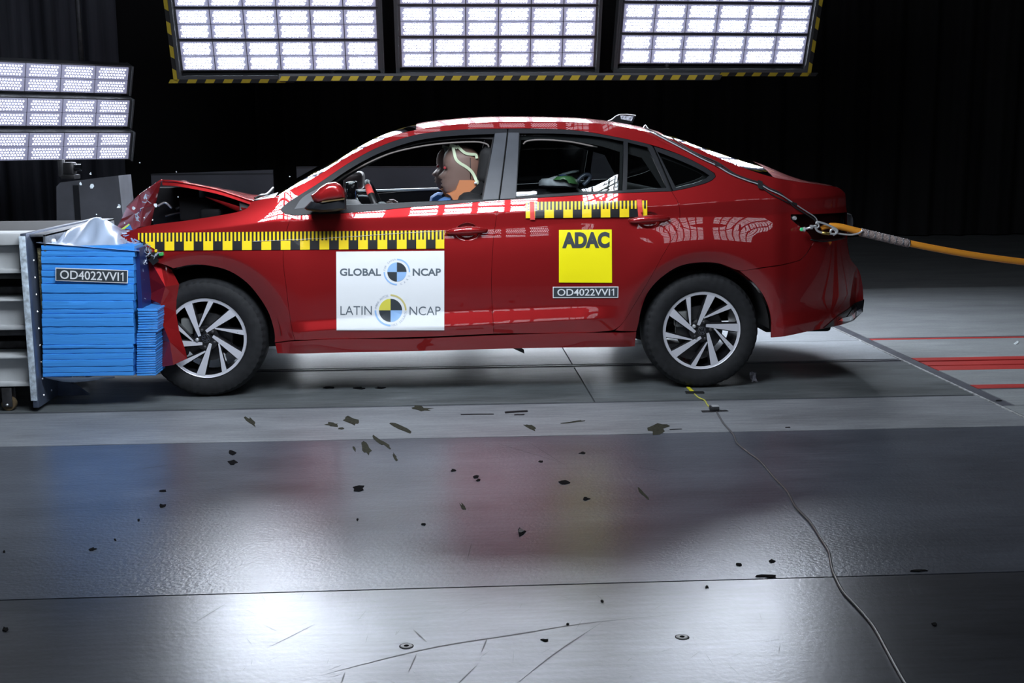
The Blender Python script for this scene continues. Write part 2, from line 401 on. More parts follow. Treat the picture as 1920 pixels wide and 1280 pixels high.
def module_mesh(w, h, rows=4, cols=10, rd=.0066, dot=None):
    vs, fs, mi = [], [], []
    def quadbox(x0, x1, y0, y1, z0, z1, k):
        b = len(vs); vs.extend([(x0, y0, z0), (x1, y0, z0), (x1, y1, z0), (x0, y1, z0), (x0, y0, z1), (x1, y0, z1), (x1, y1, z1), (x0, y1, z1)])
        for f in ((4, 5, 6, 7), (0, 1, 5, 4), (1, 2, 6, 5), (2, 3, 7, 6), (3, 0, 4, 7)): fs.append(tuple(b+i for i in f)); mi.append(k)
    quadbox(-w*.485, w*.485, -h*.475, h*.475, 0, .012, 0)
    for i in range(rows):
        for j in range(cols):
            st = .5 if i % 2 else 0
            x = (-.5+(j+st*1.0+.25)/cols)*w*.80; y = (i-(rows-1)/2)*h*.60/(rows-1)
            b = len(vs); vs.append((x, y, .0165))
            for k in range(6): vs.append((x+rd*math.cos(k*PI/3), y+rd*math.sin(k*PI/3), .0135))
            for k in range(6): fs.append((b, b+1+k, b+1+(k+1) % 6)); mi.append(1)
    return mesh('led_module', vs, fs, [EPL, dot or EDOT], mi)
def array_mesh(ncol, cw, uh, m):
    """all lenses of one unit as one mesh (units outside the frame, seen only mirrored)"""
    vs, fs = [], []; rd = .0066
    for i in range(ncol):
        for j in range(2):
            for p in range(4):
                for q in range(10):
                    x = (i+.5+(-.5+(q+(.5 if p % 2 else 0)+.25)/10)*.80)*cw; y = (j+.5)*uh/2+(p-1.5)*uh/2*.60/3; b = len(vs)
                    for k in range(6): vs.append((x+rd*math.cos(k*PI/3), y+rd*math.sin(k*PI/3), .012))
                    fs.append(tuple(b+k for k in range(6)))
    return mesh('led_array', vs, fs, m)
def hazard(name, L, wd, n, slant=.6):
    vs, fs, mi = [], [], []; p = L/n
    for i in range(n):
        for k in range(2):
            x0, x1 = i*p+k*p/2, i*p+(k+1)*p/2; b = len(vs); s = slant*wd
            vs.extend([(x0, 0, 0), (x1, 0, 0), (x1+s, wd, 0), (x0+s, wd, 0), (x0, 0, -.004), (x1, 0, -.004), (x1+s, wd, -.004), (x0+s, wd, -.004)])
            for f in ((0, 1, 2, 3), (5, 4, 7, 6), (4, 5, 1, 0), (6, 7, 3, 2)): fs.append(tuple(b+q for q in f)); mi.append(k)
    return mesh(name, vs, fs, [HZY, HZB], mi)
def bank(label, org, right, tilt, ncol, nunit, cw, uh, gap, louver=0.0, face=None, frame=True, group=None, haz=None, backpost=True, vert=(0, 0, 1), dot=None, rd=.0066, legs=False):
    """org: lower left corner of the lit area; right: horizontal unit vector; tilt (deg): lean of the top towards the lit side"""
    R_ = Vector(right).normalized(); Z = Vector(vert); n0 = R_.cross(Z); t = math.radians(tilt)
    U = (Z*math.cos(t)+n0*math.sin(t)).normalized(); Nn = R_.cross(U)
    m = Matrix(((R_.x, U.x, Nn.x, org[0]), (R_.y, U.y, Nn.y, org[1]), (R_.z, U.z, Nn.z, org[2]), (0, 0, 0, 1)))
    rt = root('lamp_bank', org, label, 'lamp bank', group, mw=m); W = ncol*cw
    hm = merge('lamp_housing', [box('h', (-.02, -.008, -.09), (W+.02, uh+.008, 0), HOUS), box('h', (-.03, -.012, -.09), (-.018, uh+.012, .03), FRM), box('h', (W+.018, -.012, -.09), (W+.03, uh+.012, .03), FRM)])
    mm = module_mesh(cw, uh/2, rd=rd, dot=dot) if face is None else array_mesh(ncol, cw, uh, face)
    for j in range(nunit):
        h = lpart('lamp_housing', hm, rt, (0, j*(uh+gap), 0), (math.radians(louver), 0, 0))
        if face is None:
            for i in range(ncol):
                for k in range(2): lpart('led_module', mm, h, ((i+.5)*cw, (k+.5)*uh/2, 0))
        else: lpart('led_array', mm, h, kind='stuff')
    H = nunit*(uh+gap)-gap
    if frame:
        a, c = .014, .042
        for x0, x1, y0, y1 in ((-a-.032, -a, -c-.03, H+c), (W+a, W+a+.032, -c-.03, H+c), (-a, W+a, -c-.03, -c), (-a, W+a, H+c-.03, H+c)):
            lpart('frame_bar', box('frame_bar', (x0, y0, -.08), (x1, y1, .02), FRM), rt)
        lpart('back_panel', box('back_panel', (-a, -c, -.12), (W+a, H+c, -.095), HOUS), rt)
        if haz:
            L_, off, y = haz.get('bottom', (0, 0, 0))
            if L_: lpart('hazard_strip', hazard('hazard_strip', L_, .030, int(L_/.125)), rt, (off, -c-.058+y, .021))
            sd = haz.get('side')
            if sd: lpart('hazard_strip', hazard('hazard_strip', H+c+.1, .030, int((H+c)/.16)), rt, ((-a-.034) if sd < 0 else (W+a+.064), -c-.05, .021), (0, 0, PI/2))
    if legs:
        for x in (.15, W-.15):
            p = m @ Vector((x, .05, -.1)); part('leg', tube('leg', [(p.x, p.y, 0), (p.x, p.y, p.z+.02)], .018, DARKST, 8), rt); part('foot', box('foot', (p.x-.03, p.y-.2, 0), (p.x+.03, p.y+.2, .03), DARKST, .005), rt)
    if backpost:
        for x in (.3, W-.3): p = m @ Vector((x, H-.1, -.12)); part('hanger', tube('hanger', [V3(p), (p.x, p.y, 7.495)], .02, DARKST, 8), rt)
    return rt
YB = 3.4; CW = .2547; UH = .225; GP = .021
def far(u, v, yaw, label, n, haz, Y=YB):
    o = atY(u, v, Y); a = math.radians(yaw)
    return bank(label, V3(o), (math.cos(a), math.sin(a), 0), 19.5, 6, n, CW, UH, GP, haz=haz)
far(343, 131, 0, 'hanging LED lamp bank above the crushed bonnet, hazard tape on its left edge', 4, {'bottom': (.98, -.12, 0), 'side': -1})
far(753, 125, 0, 'hanging LED lamp bank in the middle of the row of three above the car roof', 4, None)
far(1161, 118, 4, 'hanging LED lamp bank above the rear of the car, hazard tape on its right edge', 4, {'bottom': (.82, .83, 0), 'side': 1})
# long lower beam with hazard tape
b0, b1 = atY(524, 152, YB-.05), atY(1348, 142, YB-.05)
r = root('lamp_beam', V3((b0+b1)/2), 'long dark beam with yellow and black hazard tape hanging beneath the lamp banks', 'beam')
part('beam', box('beam', (b0[0], YB-.08, b0[2]), (b1[0], YB+.02, b0[2]+.055), FRM), r)
hz = hazard('hazard_tape', float(b1[0]-b0[0]), .036, 26); o = lpart('hazard_tape', hz, r, (float(b0[0]-r.location.x), -.032, float(b0[2]-r.location.z)), (PI/2, 0, 0))
for x in (b0[0]+.4, b1[0]-.4): part('hanger', tube('hanger', [(x, YB+.06, b0[2]+.02), (x, YB+.25, 7.495)], .02, DARKST, 8), r)
# small stack at the left
a45 = math.radians(40); rv = (math.cos(a45), math.sin(a45), 0)
o = atY(240, 297, 3.6); org = np.array(o)-np.array(rv)*6*.27
bank('LED lamp stack of three louvred units standing at the far left behind the barrier', V3(org), rv, 4, 6, 3, .27, .215, .042, louver=15, frame=False, dot=EDIM, rd=.0052)
# banks on the camera side and over the car (the car and the floor mirror them)
def near(x, label, y=-2.1, z=2.36, yaw=PI, n=4):
    bank(label, (x, y, z), (math.cos(yaw), math.sin(yaw), 0), 26, 4, n, CW, UH, GP, face=ENEAR, group='lamp banks over the camera side')
for i, x in enumerate((.80, 1.95)): near(x, ('front', 'rear')[i]+' one of two LED lamp banks hanging over the camera side')
for i, x in enumerate((.9, 2.75, 4.6)):
    bank(('front', 'middle', 'rear')[i]+' one of three LED lamp banks hung behind the camera', (x+1.53, -7.4, 2.55), (-1, 0, 0), 12, 6, 6, CW, UH, GP, face=EBACK, group='lamp banks behind the camera')
for i, x in enumerate((-.1, 1.55)):
    bank(('front', 'rear')[i]+' one of two low LED lamp units on the floor beyond the car', (x, 3.0, .42), (1, 0, 0), 38, 6, 2, .24, UH, GP, face=ELOW, frame=False, backpost=False, legs=True, group='low lamp banks beyond the car')
for i, x in enumerate((-.3, 1.4)):
    bank(('front', 'rear')[i]+' one of two LED lamp banks lying flat above the car roof', (x, 1.5, 4.3), (1, 0, 0), 90, 6, 5, CW, UH, GP, face=ETOP, group='lamp banks over the roof')
# ------------------------------------------------------------------ the car: body side as a surface y = ys(x, z)
WX = (0.0, 2.651); WZ = .316; ARCH = (.388, .363)
def pl(px, Y=.03):
    q = np.array([atY(u, v, Y) for u, v in px]); return q[:, 0], q[:, 2]
_low2 = pl([(430, 626), (547, 621), (600, 617), (833, 610), (927, 605), (1133, 594), (1250, 590)])
_low1 = pl([(430, 606), (547, 602), (600, 599), (833, 583), (920, 579), (1113, 572), (1250, 570)])
_lc = pl([(180, 452), (375, 441), (475, 439), (600, 435), (731, 430), (940, 425.5), (1180, 410), (1275, 406), (1400, 404), (1487, 399), (1640, 388)])
_uc = pl([(180, 449), (307, 436), (375, 430), (532, 414), (650, 411), (924, 399), (1263, 384), (1400, 374), (1528, 371), (1640, 366)])
_bl = pl([(180, 441), (350, 414), (462, 397), (535, 399), (600, 400), (680, 396), (775, 388), (862, 381), (936, 375), (1036, 369), (1132, 363), (1259, 357), (1340, 348), (1450, 348), (1640, 352)])
def cz(c, x):
    # smooth cubic through the measured crease points
    xs, zs = c; x = np.clip(x, xs[0], xs[-1]); i = np.clip(np.searchsorted(xs, x)-1, 0, len(xs)-2); h = np.diff(xs); d = np.diff(zs)/h
    m = np.concatenate([[d[0]], (d[1:]*h[:-1]+d[:-1]*h[1:])/(h[1:]+h[:-1]), [d[-1]]]); t = (x-xs[i])/h[i]
    return (2*t**3-3*t*t+1)*zs[i]+(t**3-2*t*t+t)*h[i]*m[i]+(-2*t**3+3*t*t)*zs[i+1]+(t**3-t*t)*h[i]*m[i+1]
def soft(d, r): return .5*(d+np.sqrt(d*d+r*r))
def sstep(x, a, b): t = np.clip((x-a)/(b-a), 0, 1); return t*t*(3-2*t)
DENTS = []     # (x, z, rx, rz, depth): handle cups
def ys(x, z):
    x = np.asarray(x, float); z = np.asarray(z, float)
    wl = sstep(x, .40, .55)*(1-sstep(x, 1.98, 2.22)); rear = sstep(x, 1.9, 2.7)
    s0 = -.10-.16*wl
    l2, l1, lc, uc, bl = cz(_low2, x), cz(_low1, x), cz(_lc, x), cz(_uc, x), cz(_bl, x)
    front = 1-sstep(x, .0, .5)
    slopes = [(l2, .59*wl, .003), (l1, -.43*wl-0.04*(1-wl), .004), (.60, .10+.04*wl, .10), (lc-.12, .13, .06),
              (lc, -.13-.13*rear, .008), (uc, .36+.10*rear, .006), (bl+.005, .075+.62*front, .03+.03*front), (1.20+0*x, .22, .14), (1.34+0*x, .5, .06)]
    y = s0*(z-.60)
    for zk, d, rr in slopes: y = y+d*soft(z-zk, rr)-d*soft(.60-zk, rr)
    for xw, ra, bu in zip(WX, ARCH, (.018, .034)):
        rho = np.sqrt((x-xw)**2+(z-WZ)**2); r0 = ra+.074
        up = sstep(z, .16, .30)
        y = y+up*.36*soft(r0-rho, .005)-bu*np.exp(-((rho-r0)/.17)**2)*up
    y = y+.31*np.clip((x-2.98)/.60, 0, 1.05)**2.5
    y = y+.10*np.clip((-.28-x)/.3, 0, 2)**2
    for dx, dz, rx, rz, dd in DENTS:
        q = ((x-dx)/rx)**2+((z-dz)/rz)**2; y = y+dd*(1-sstep(q, .55, 1.0))
    # rear bumper ledge
    wb = sstep(x, 3.02, 3.12); zb = .335+.06*(x-3.0)
    y = y+wb*(.22*soft(z-zb, .006)-.22*soft(z-zb-.07, .03)+.0)
    return np.clip(y, -.06, .46)
def S(u, v, off=0.0):
    """pixel -> point on the body side (off: outwards)"""
    u = np.atleast_1d(np.asarray(u, float)); v = np.atleast_1d(np.asarray(v, float)); Y = np.full(u.shape, .03)
    for _ in range(24):
        P = atY(u, v, Y); Y = .45*Y+.55*(ys(P[:, 0], P[:, 2])-off)
    return atY(u, v, Y)
def Sn(x, z):
    e = .0015; a = (ys(x+e, z)-ys(x-e, z))/(2*e); b = (ys(x, z+e)-ys(x, z-e))/(2*e)
    n = np.stack([a, -np.ones_like(a), b], -1); return n/np.linalg.norm(n, axis=-1, keepdims=True)
def inpoly(px, pz, poly):
    x, z = poly[:, 0], poly[:, 1]; x2, z2 = np.roll(x, -1), np.roll(z, -1); r = np.zeros(px.shape, bool)
    for a, b, c, d in zip(x, z, x2, z2):
        if abs(d-b) < 1e-12: continue
        r ^= ((b > pz) != (d > pz)) & (px < (c-a)*(pz-b)/(d-b)+a)
    return r
def segdist(px, pz, poly):
    best = np.full(px.shape, 9.0); q = np.roll(poly, -1, 0)
    for (a, b), (c, d) in zip(poly, q):
        L = max((c-a)**2+(d-b)**2, 1e-12); t = np.clip(((px-a)*(c-a)+(pz-b)*(d-b))/L, 0, 1)
        best = np.minimum(best, np.hypot(px-a-t*(c-a), pz-b-t*(d-b)))
    return best
def smoothpoly(P, ang=38, n=4):
    P = np.array(P, float); N = len(P); d = np.roll(P, -1, 0)-P; L = np.linalg.norm(d, axis=1); T = d/np.maximum(L, 1e-9)[:, None]
    corner = [math.degrees(math.acos(np.clip(T[i-1] @ T[i], -1, 1))) > ang for i in range(N)]; out = []
    for i in range(N):
        j = (i+1) % N; p1, p2 = P[i], P[j]
        m1 = (T[i] if corner[i] else (T[i-1]+T[i])/2)*L[i]; m2 = (T[i] if corner[j] else (T[i]+T[j])/2)*L[i]
        k = n if (not (corner[i] and corner[j])) else 1
        k = max(k, int(L[i]/.03))
        for a in range(k):
            t = a/k; out.append((2*t**3-3*t*t+1)*p1+(t**3-2*t*t+t)*m1+(-2*t**3+3*t*t)*p2+(t**3-t*t)*m2)
    return np.array(out)
def inset(P, d):
    q = np.roll(P, -1, 0)-P; area = .5*np.sum(P[:, 0]*np.roll(P[:, 1], -1)-P[:, 1]*np.roll(P[:, 0], -1)); sg = 1 if area > 0 else -1
    n = np.stack([-q[:, 1], q[:, 0]], 1)*sg; n /= np.maximum(np.linalg.norm(n, axis=1), 1e-9)[:, None]
    m = n+np.roll(n, 1, 0); m /= np.maximum((m*m).sum(1), .4)[:, None]; return P+m*2*d*.5*1.0
def tri2d(outer, holes, pts):
    V = []; E = []
    for loop in [outer]+holes:
        b = len(V); V += [tuple(p) for p in loop]; n = len(loop); E += [(b+i, b+(i+1) % n) for i in range(n)]
    V += [tuple(p) for p in pts]
    r = delaunay_2d_cdt([Vector(v) for v in V], E, [], 0, 1e-6)
    P = np.array([(v.x, v.y) for v in r[0]]); Tq = np.array([f for f in r[2] if len(f) == 3])
    c = P[Tq].mean(1); k = inpoly(c[:, 0], c[:, 1], outer)
    for h in holes: k &= ~inpoly(c[:, 0], c[:, 1], h)
    Tq = Tq[k]; a = P[Tq[:, 1]]-P[Tq[:, 0]]; b = P[Tq[:, 2]]-P[Tq[:, 0]]; ar = a[:, 0]*b[:, 1]-a[:, 1]*b[:, 0]
    Tq = Tq[np.abs(ar) > 1e-10]; ar = ar[np.abs(ar) > 1e-10]
    Tq[ar < 0] = Tq[ar < 0][:, ::-1]
    return P, Tq
def gridpts(outer, step=.03, fine=False):
    x0, z0 = outer.min(0); x1, z1 = outer.max(0); out = []
    for x in np.arange(x0+step*.5, x1, step):
        cs = [float(cz(c, x)) for c in (_low2, _low1, _lc, _uc, _bl)]; zs = [z0]+cs+[z1]; zz = []
        for c in cs: zz += [c-.004, c, c+.004]
        for a, b in zip(zs[:-1], zs[1:]):
            if b-a > step*.6:
                k = max(1, int(round((b-a)/step))); zz += list(a+(b-a)*(np.arange(k)+.5)/k)
        out += [(x, z) for z in zz]
    for xw, ra in zip(WX, ARCH):
        for rr in (ra+.03, ra+.068, ra+.072, ra+.076, ra+.082, ra+.11):
            for a in np.radians(np.arange(-20, 201, 2.5)): out.append((xw+rr*math.cos(a), WZ+rr*math.sin(a)))
    for dx, dz, rx, rz, dd in DENTS:
        for q in (.2, .5, .7, .78, .85, .93, 1.0, 1.06):
            for a in np.radians(np.arange(0, 360, 12)): out.append((dx+q*rx*math.cos(a), dz+q*rz*math.sin(a)))
    xb = np.arange(3.02, 3.6, .03)
    for d in (-.004, 0, .004, .07): out += [(x, .335+.06*(x-3.0)+d) for x in xb]
    P = np.array(out); k = inpoly(P[:, 0], P[:, 1], outer); P = P[k]
    k = segdist(P[:, 0], P[:, 1], outer) > .005
    return P[k]
def sidemesh(name, outer, holes, m, off=0.0, thick=.014, step=.03, flat=False, mirror=False):
    """outer, holes: (x,z) loops. Skin on the body surface, edge turned in by thick"""
    pts = gridpts(outer, step)
    for h in holes:
        if len(pts): pts = pts[~inpoly(pts[:, 0], pts[:, 1], h) & (segdist(pts[:, 0], pts[:, 1], h) > .004)]
    P, T = tri2d(outer, holes, pts); x, z = P[:, 0], P[:, 1]
    y = ys(x, z)-off; N = Sn(x, z); vs = np.stack([x, y, z], 1); faces = []; ln = []
    for a, b, c in T:
        faces.append((a, b, c)); ln += [N[a], N[b], N[c]]
    if thick:
        cnt = {}
        for t in T:
            for i in range(3):
                e = (t[i], t[(i+1) % 3]); k = (min(e), max(e)); cnt.setdefault(k, []).append(e)
        ve = [tuple(v) for v in vs]; mp = {}
        for k, l in cnt.items():
            if len(l) == 1:
                a, b = l[0]
                for q in (a, b):
                    if q not in mp: mp[q] = len(ve); ve.append(tuple(vs[q]+np.array([0, thick, 0])))
                f = (b, a, mp[a], mp[b]); faces.append(f)
                p = [np.array(ve[i]) for i in f]; nn = np.cross(p[1]-p[0], p[2]-p[0]); nn /= max(np.linalg.norm(nn), 1e-9); ln += [nn]*4
        vs = np.array(ve)
    if mirror:
        vs = vs.copy(); vs[:, 1] = CAR_W-vs[:, 1]; nf, nl, i = [], [], 0
        for f in faces:
            k = len(f); nf.append(tuple(reversed(f))); nl += [n*np.array([1, -1, 1]) for n in reversed(ln[i:i+k])]; i += k
        faces, ln = nf, nl
    me = mesh(name, vs, faces, m, smooth=True)
    me.normals_split_custom_set([V3(n) for n in ln]); return me
def loop(px, sm=True, d=.0, n=4, ang=38):
    a = np.array(px, float); p = S(a[:, 0], a[:, 1]); q = p[:, [0, 2]]
    if sm: q = smoothpoly(q, ang, n)
    if d: q = inset(q, d)
    return q

car = root('car', (1.35, CAR_W/2, 0), 'red four-door sedan with crushed front, standing against the blue crash barrier', 'car')
# handle cups first, they belong to the door surface
for (u, v) in ((876, 434), (1217, 412.5)):
    p = S(u, v)[0]; DENTS.append((float(p[0]), float(p[2]), .062, .046, .020))
def panel(name, px, holes=(), m=PAINT, off=0.0, thick=.014, d=.0018, step=.03, both=True, sm=True, parent=None, label=None):
    o = loop(px, sm, d); hs = [loop(h, sm) for h in holes]
    r = part(name, sidemesh(name, o, hs, m, off, thick, step), parent or car, label)
    if both: part(name, sidemesh(name, o, hs, m, off, thick, step, mirror=True), parent or car)
    return r
ARCF = [(515, 642), (515, 628), (511, 608), (503, 585), (486, 557), (463, 530), (430, 508), (392, 498), (362, 496), (325, 503)]
ARCR = [(1414, 531), (1386, 507), (1349, 494), (1311, 492), (1274, 499), (1239, 521), (1215, 548), (1203, 578), (1196, 611)]
GAPF = [(549, 400.5), (541, 420), (533, 450), (531, 490), (537, 540), (543, 590), (548, 620), (553, 637)]
GAPM = [(936, 375), (932, 399), (926, 442), (923, 480), (921.5, 525), (923, 580), (926, 625.5)]
GAPR = [(1259, 358.5), (1271, 379), (1275, 403), (1271, 427), (1259, 451), (1242, 480), (1210, 537), (1190, 570), (1167, 606), (1153, 617.5), (1133, 621)]
panel('front_fender', [(212, 447), (250, 430), (282, 422), (350, 413), (425, 401), (450, 395.5), (463, 390), (472, 378), (495, 372.5), (521, 371), (537, 380), (526, 393), (536, 401)]
      + GAPF+ARCF+[(311, 497), (284, 487), (276, 476), (262, 463), (240, 452)], step=.013)
BELTF = [(600, 401), (680, 397), (775, 388), (862, 381), (936, 375)]
panel('front_door', BELTF+GAPM[1:]+[(775, 632), (553, 637)]+GAPF[::-1][1:])
panel('rear_door', [(936, 375), (1036, 369), (1132, 363)]+GAPR+[(926, 625.5)]+GAPM[::-1][1:-1])
RAIL = [(512, 371), (590, 332), (644, 298), (687, 274.5), (731, 255.5), (786, 242), (841, 234.5), (906, 229.5), (1000, 228), (1096, 230), (1144, 233), (1187, 241), (1227, 250), (1251, 257.5), (1285, 269), (1347, 295.5), (1400, 316.5), (1450, 332)]
DLO_UP = [(525, 392), (533, 385), (600, 342), (652, 307), (709, 276), (775, 254), (819, 247), (884, 242), (950, 241), (1012, 241), (1084, 245), (1156, 257), (1215, 270), (1275, 290), (1323, 314), (1340, 325), (1342, 331), (1335, 338), (1299, 350), (1261, 358.5)]
QUART = [(1494, 340), (1544, 347), (1575, 353), (1585, 363), (1588, 398), (1483, 402), (1483, 411), (1494, 420), (1515, 436), (1526, 453), (1503, 485), (1487, 491), (1425, 502), (1387, 507)]
panel('side_frame', [(537, 380), (521, 371)]+RAIL+QUART+ARCR[2:]+[(1193, 621), (1153, 619.5)]+GAPR[::-1][2:]+DLO_UP[::-1][1:])
panel('sill', [(516, 643), (553, 639), (775, 634.5), (926, 628), (1133, 623), (1193, 621.5), (1190, 649), (963, 653), (775, 658), (520, 662)], off=.006, thick=.08)
panel('rear_bumper', [(1527, 454), (1503, 486), (1487, 492), (1425, 503), (1387, 508)]+ARCR[:1]+[(1433, 557), (1445, 592), (1446, 633), (1512, 622), (1559, 613), (1600, 600), (1616, 585), (1619, 560), (1616, 526), (1609, 504), (1595, 485), (1589, 462), (1589, 448)])
panel('rear_skirt', [(1544, 615), (1572, 591), (1594, 576), (1620, 561), (1617, 584), (1600, 600.5)], m=GLOSSB, off=.006, thick=.012, d=0)
panel('exhaust_trim', [(1572, 600), (1578, 596), (1597, 590), (1614, 577), (1615, 585), (1600, 596), (1585, 602)], m=CHROME, off=.011, thick=.008, d=0, label='chrome trim of the tail pipe')
panel('exhaust_opening', [(1587, 594), (1597, 580), (1612, 570), (1613, 577), (1597, 590)], m=GLOSSB, off=.011, thick=.005, d=0)
# window frames
FH = [(597, 384), (599, 356), (652, 319), (709, 288), (775, 265), (819, 257.5), (884, 252.5), (927, 251), (904, 373.5), (775, 379.5), (680, 383)]
panel('front_window_frame', [(526, 393), (533, 385.5)]+DLO_UP[2:8]+[(951, 241.5), (935, 374.5), (862, 380.5), (775, 387.5), (680, 396.5), (600, 400.5), (536, 400.5)], [FH], m=SATIN, off=.004, thick=.03, d=0)
RH1 = [(974, 250), (1060, 251), (1120, 256), (1169, 265), (1167, 357), (1060, 362), (968, 367.5)]
RH2 = [(1177, 267), (1214, 276), (1250, 352), (1175, 356)]
panel('rear_window_frame', [(953.5, 241.5), (1012, 241.3), (1084, 245.3), (1156, 257.3), (1215, 270.3), (1223, 274), (1258, 358), (1132, 362.5), (1036, 368.5), (938, 374.5)], [RH1, RH2], m=SATIN, off=.004, thick=.03, d=0)
QH = [(1232, 284), (1275, 301), (1316, 320), (1330, 329), (1321, 336), (1267, 352)]
panel('quarter_window_frame', [(1226, 274.5), (1275, 290.5), (1323, 314.5), (1339, 325.5), (1341, 331), (1334, 337.5), (1299, 349.5), (1262, 357.5)], [QH], m=SATIN, off=.004, thick=.03, d=0)
panel('pillar_cover', [(928.5, 249.5), (950, 248.5), (934, 373), (905.5, 374.5)], m=PILLAR, off=.008, thick=.006, d=0)
panel('pillar_cover', [(953, 248.5), (972.5, 248.5), (966.5, 371), (937.5, 373)], m=PILLAR, off=.008, thick=.006, d=0)
panel('mirror_sail', [(566, 371.5), (600, 351), (600, 385), (552, 392)], m=PILLAR, off=.006, thick=.008, d=0)
GLS = glassmat('side_glass', (.62, .66, .66), .95)
panel('rear_window_glass', RH1, m=GLS, off=-.006, thick=0, d=0, step=.05)
panel('fixed_window_glass', RH2, m=GLS, off=-.006, thick=0, d=0, step=.05)
panel('quarter_glass', QH, m=GLS, off=-.006, thick=0, d=0, step=.05)
# inner lining (dark cabin side, seen through the gaps and windows)
INL = [(420, 408), (462, 398), (521, 372)]+RAIL[1:]+[(1494, 341), (1575, 356), (1583, 398), (1480, 402), (1510, 440), (1520, 458), (1480, 492), (1400, 508)]+ARCR[2:]+[(1192, 646), (963, 648), (775, 652), (520, 657)]+ARCF[:7]+[(400, 480), (420, 440)]
FHi = [(560, 376), (599, 354), (652, 324), (709, 294), (775, 272), (819, 264.5), (884, 260), (924, 261), (903, 373), (775, 379.5), (600, 386)]
RH1i = [(978, 262), (1060, 264), (1120, 272), (1165, 285), (1163, 357), (1060, 362), (968, 368)]
RH2i = [(1178, 288), (1206, 296), (1244, 353), (1177, 356)]
QHi = [(1243, 296), (1275, 308), (1312, 324), (1322, 330), (1316, 334), (1268, 350)]
panel('cabin_lining', INL, [FHi, RH1i, RH2i, QHi], m=INNER, off=-.045, thick=.015, d=0, step=.06)
# belt trim strip (bright lower edge inside the far windows)
for a in ([(560, 379), (903, 369)], [(1108, 358), (1165, 355)]):
    p, q = S([a[0][0], a[1][0]], [a[0][1], a[1][1]], -.075); p[1] = CAR_W-.12; q[1] = CAR_W-.12; p[2] -= .008; q[2] -= .008
    part('window_ledge_trim', tube('window_ledge_trim', [p, q], .008, mat('pale_trim', (.62, .72, .74), rough=.3), 6), car)
# top panels: from one roof rail to the other, centre line traced separately
_r = S([p[0] for p in RAIL], [p[1] for p in RAIL]); _t = S([1494, 1544, 1575, 1585], [340, 347, 353, 362])
RX = np.concatenate([_r[:, 0], _t[:, 0]]); RY = np.concatenate([_r[:, 1], _t[:, 1]]); RZ = np.concatenate([_r[:, 2], _t[:, 2]])
CENT = [(484, 377), (520, 357), (560, 334), (600, 311), (633, 293.5), (687, 264), (718, 250), (753, 239), (786, 231), (841, 224), (906, 219.5), (960, 219), (1012, 219.5), (1096, 223), (1136, 228), (1180, 236), (1215, 245), (1247, 253), (1287, 266), (1347, 286), (1400, 304), (1425, 317), (1456, 330), (1494, 337.5), (1544, 343.5), (1575, 348.5), (1588, 355)]
_c = np.array([atY(u, v, CAR_W/2) for u, v in CENT])
def smooth1(xs, ysr, x):
    """monotone-ish cubic through points"""
    i = np.clip(np.searchsorted(xs, x)-1, 0, len(xs)-2); h = np.diff(xs); d = np.diff(ysr)/h
    m = np.concatenate([[d[0]], (d[1:]*h[:-1]+d[:-1]*h[1:])/(h[1:]+h[:-1]), [d[-1]]]); t = (x-xs[i])/h[i]
    return (2*t**3-3*t*t+1)*ysr[i]+(t**3-2*t*t+t)*h[i]*m[i]+(-2*t**3+3*t*t)*ysr[i+1]+(t**3-t*t)*h[i]*m[i+1]
def toppt(x, t, off=0.0):
    yr, zr = smooth1(RX, RY, x), smooth1(RX, RZ, x); zc = smooth1(_c[:, 0], _c[:, 2], x); zc = np.maximum(zc, zr+.012)
    y = yr+(CAR_W-2*yr)*t; p = 2.6
    return np.stack([x, y, zr+(zc-zr)*(1-np.abs(1-2*t)**p)-off], -1)
def top(name, xa, xb, m, nx, nt=25, off=0.0, parent=None, bow=0.0):
    X = np.linspace(xa, xb, nx); tt = .5-.5*np.cos(np.linspace(0, PI, nt)); P = np.zeros((nx, nt, 3))
    for i, x in enumerate(X):
        for j, t in enumerate(tt): P[i, j] = toppt(np.array(x), np.array(t), off)
    return part(name, gridmesh(name, P, m), parent or car)
WSG = glassmat('windscreen_glass', (.25, .28, .28), 1.0)
xA = float(S(516, 369.5)[0][0]); xB = float(S(779, 243.5)[0][0]); xC = float(S(1249, 257)[0][0]); xD = float(S(1449, 331.5)[0][0]); xE = float(RX[-1])
top('windscreen', xA, xB, WSG, 30); top('roof', xB+.004, xC-.002, PAINT, 40); top('rear_screen', xC+.002, xD-.002, WSG, 20); top('boot_lid', xD+.002, xE, PAINT, 16)
top('headliner', xB+.02, xC-.03, INNER, 20, off=.045)
# rear closing panel
prof = [(1585, 362), (1588, 398), (1589, 448), (1595, 485), (1609, 504), (1617, 526), (1619, 560), (1616, 585), (1600, 600), (1560, 612)]
p = S([q[0] for q in prof], [q[1] for q in prof]); P = np.zeros((len(prof), 13, 3))
for i in range(len(prof)):
    for j in range(13):
        t = j/12; P[i, j] = (p[i, 0]+.05*(1-(2*t-1)**2)-.004, p[i, 1]+(CAR_W-2*p[i, 1])*t, p[i, 2])
part('tail_panel', gridmesh('tail_panel', P, PAINT), car)
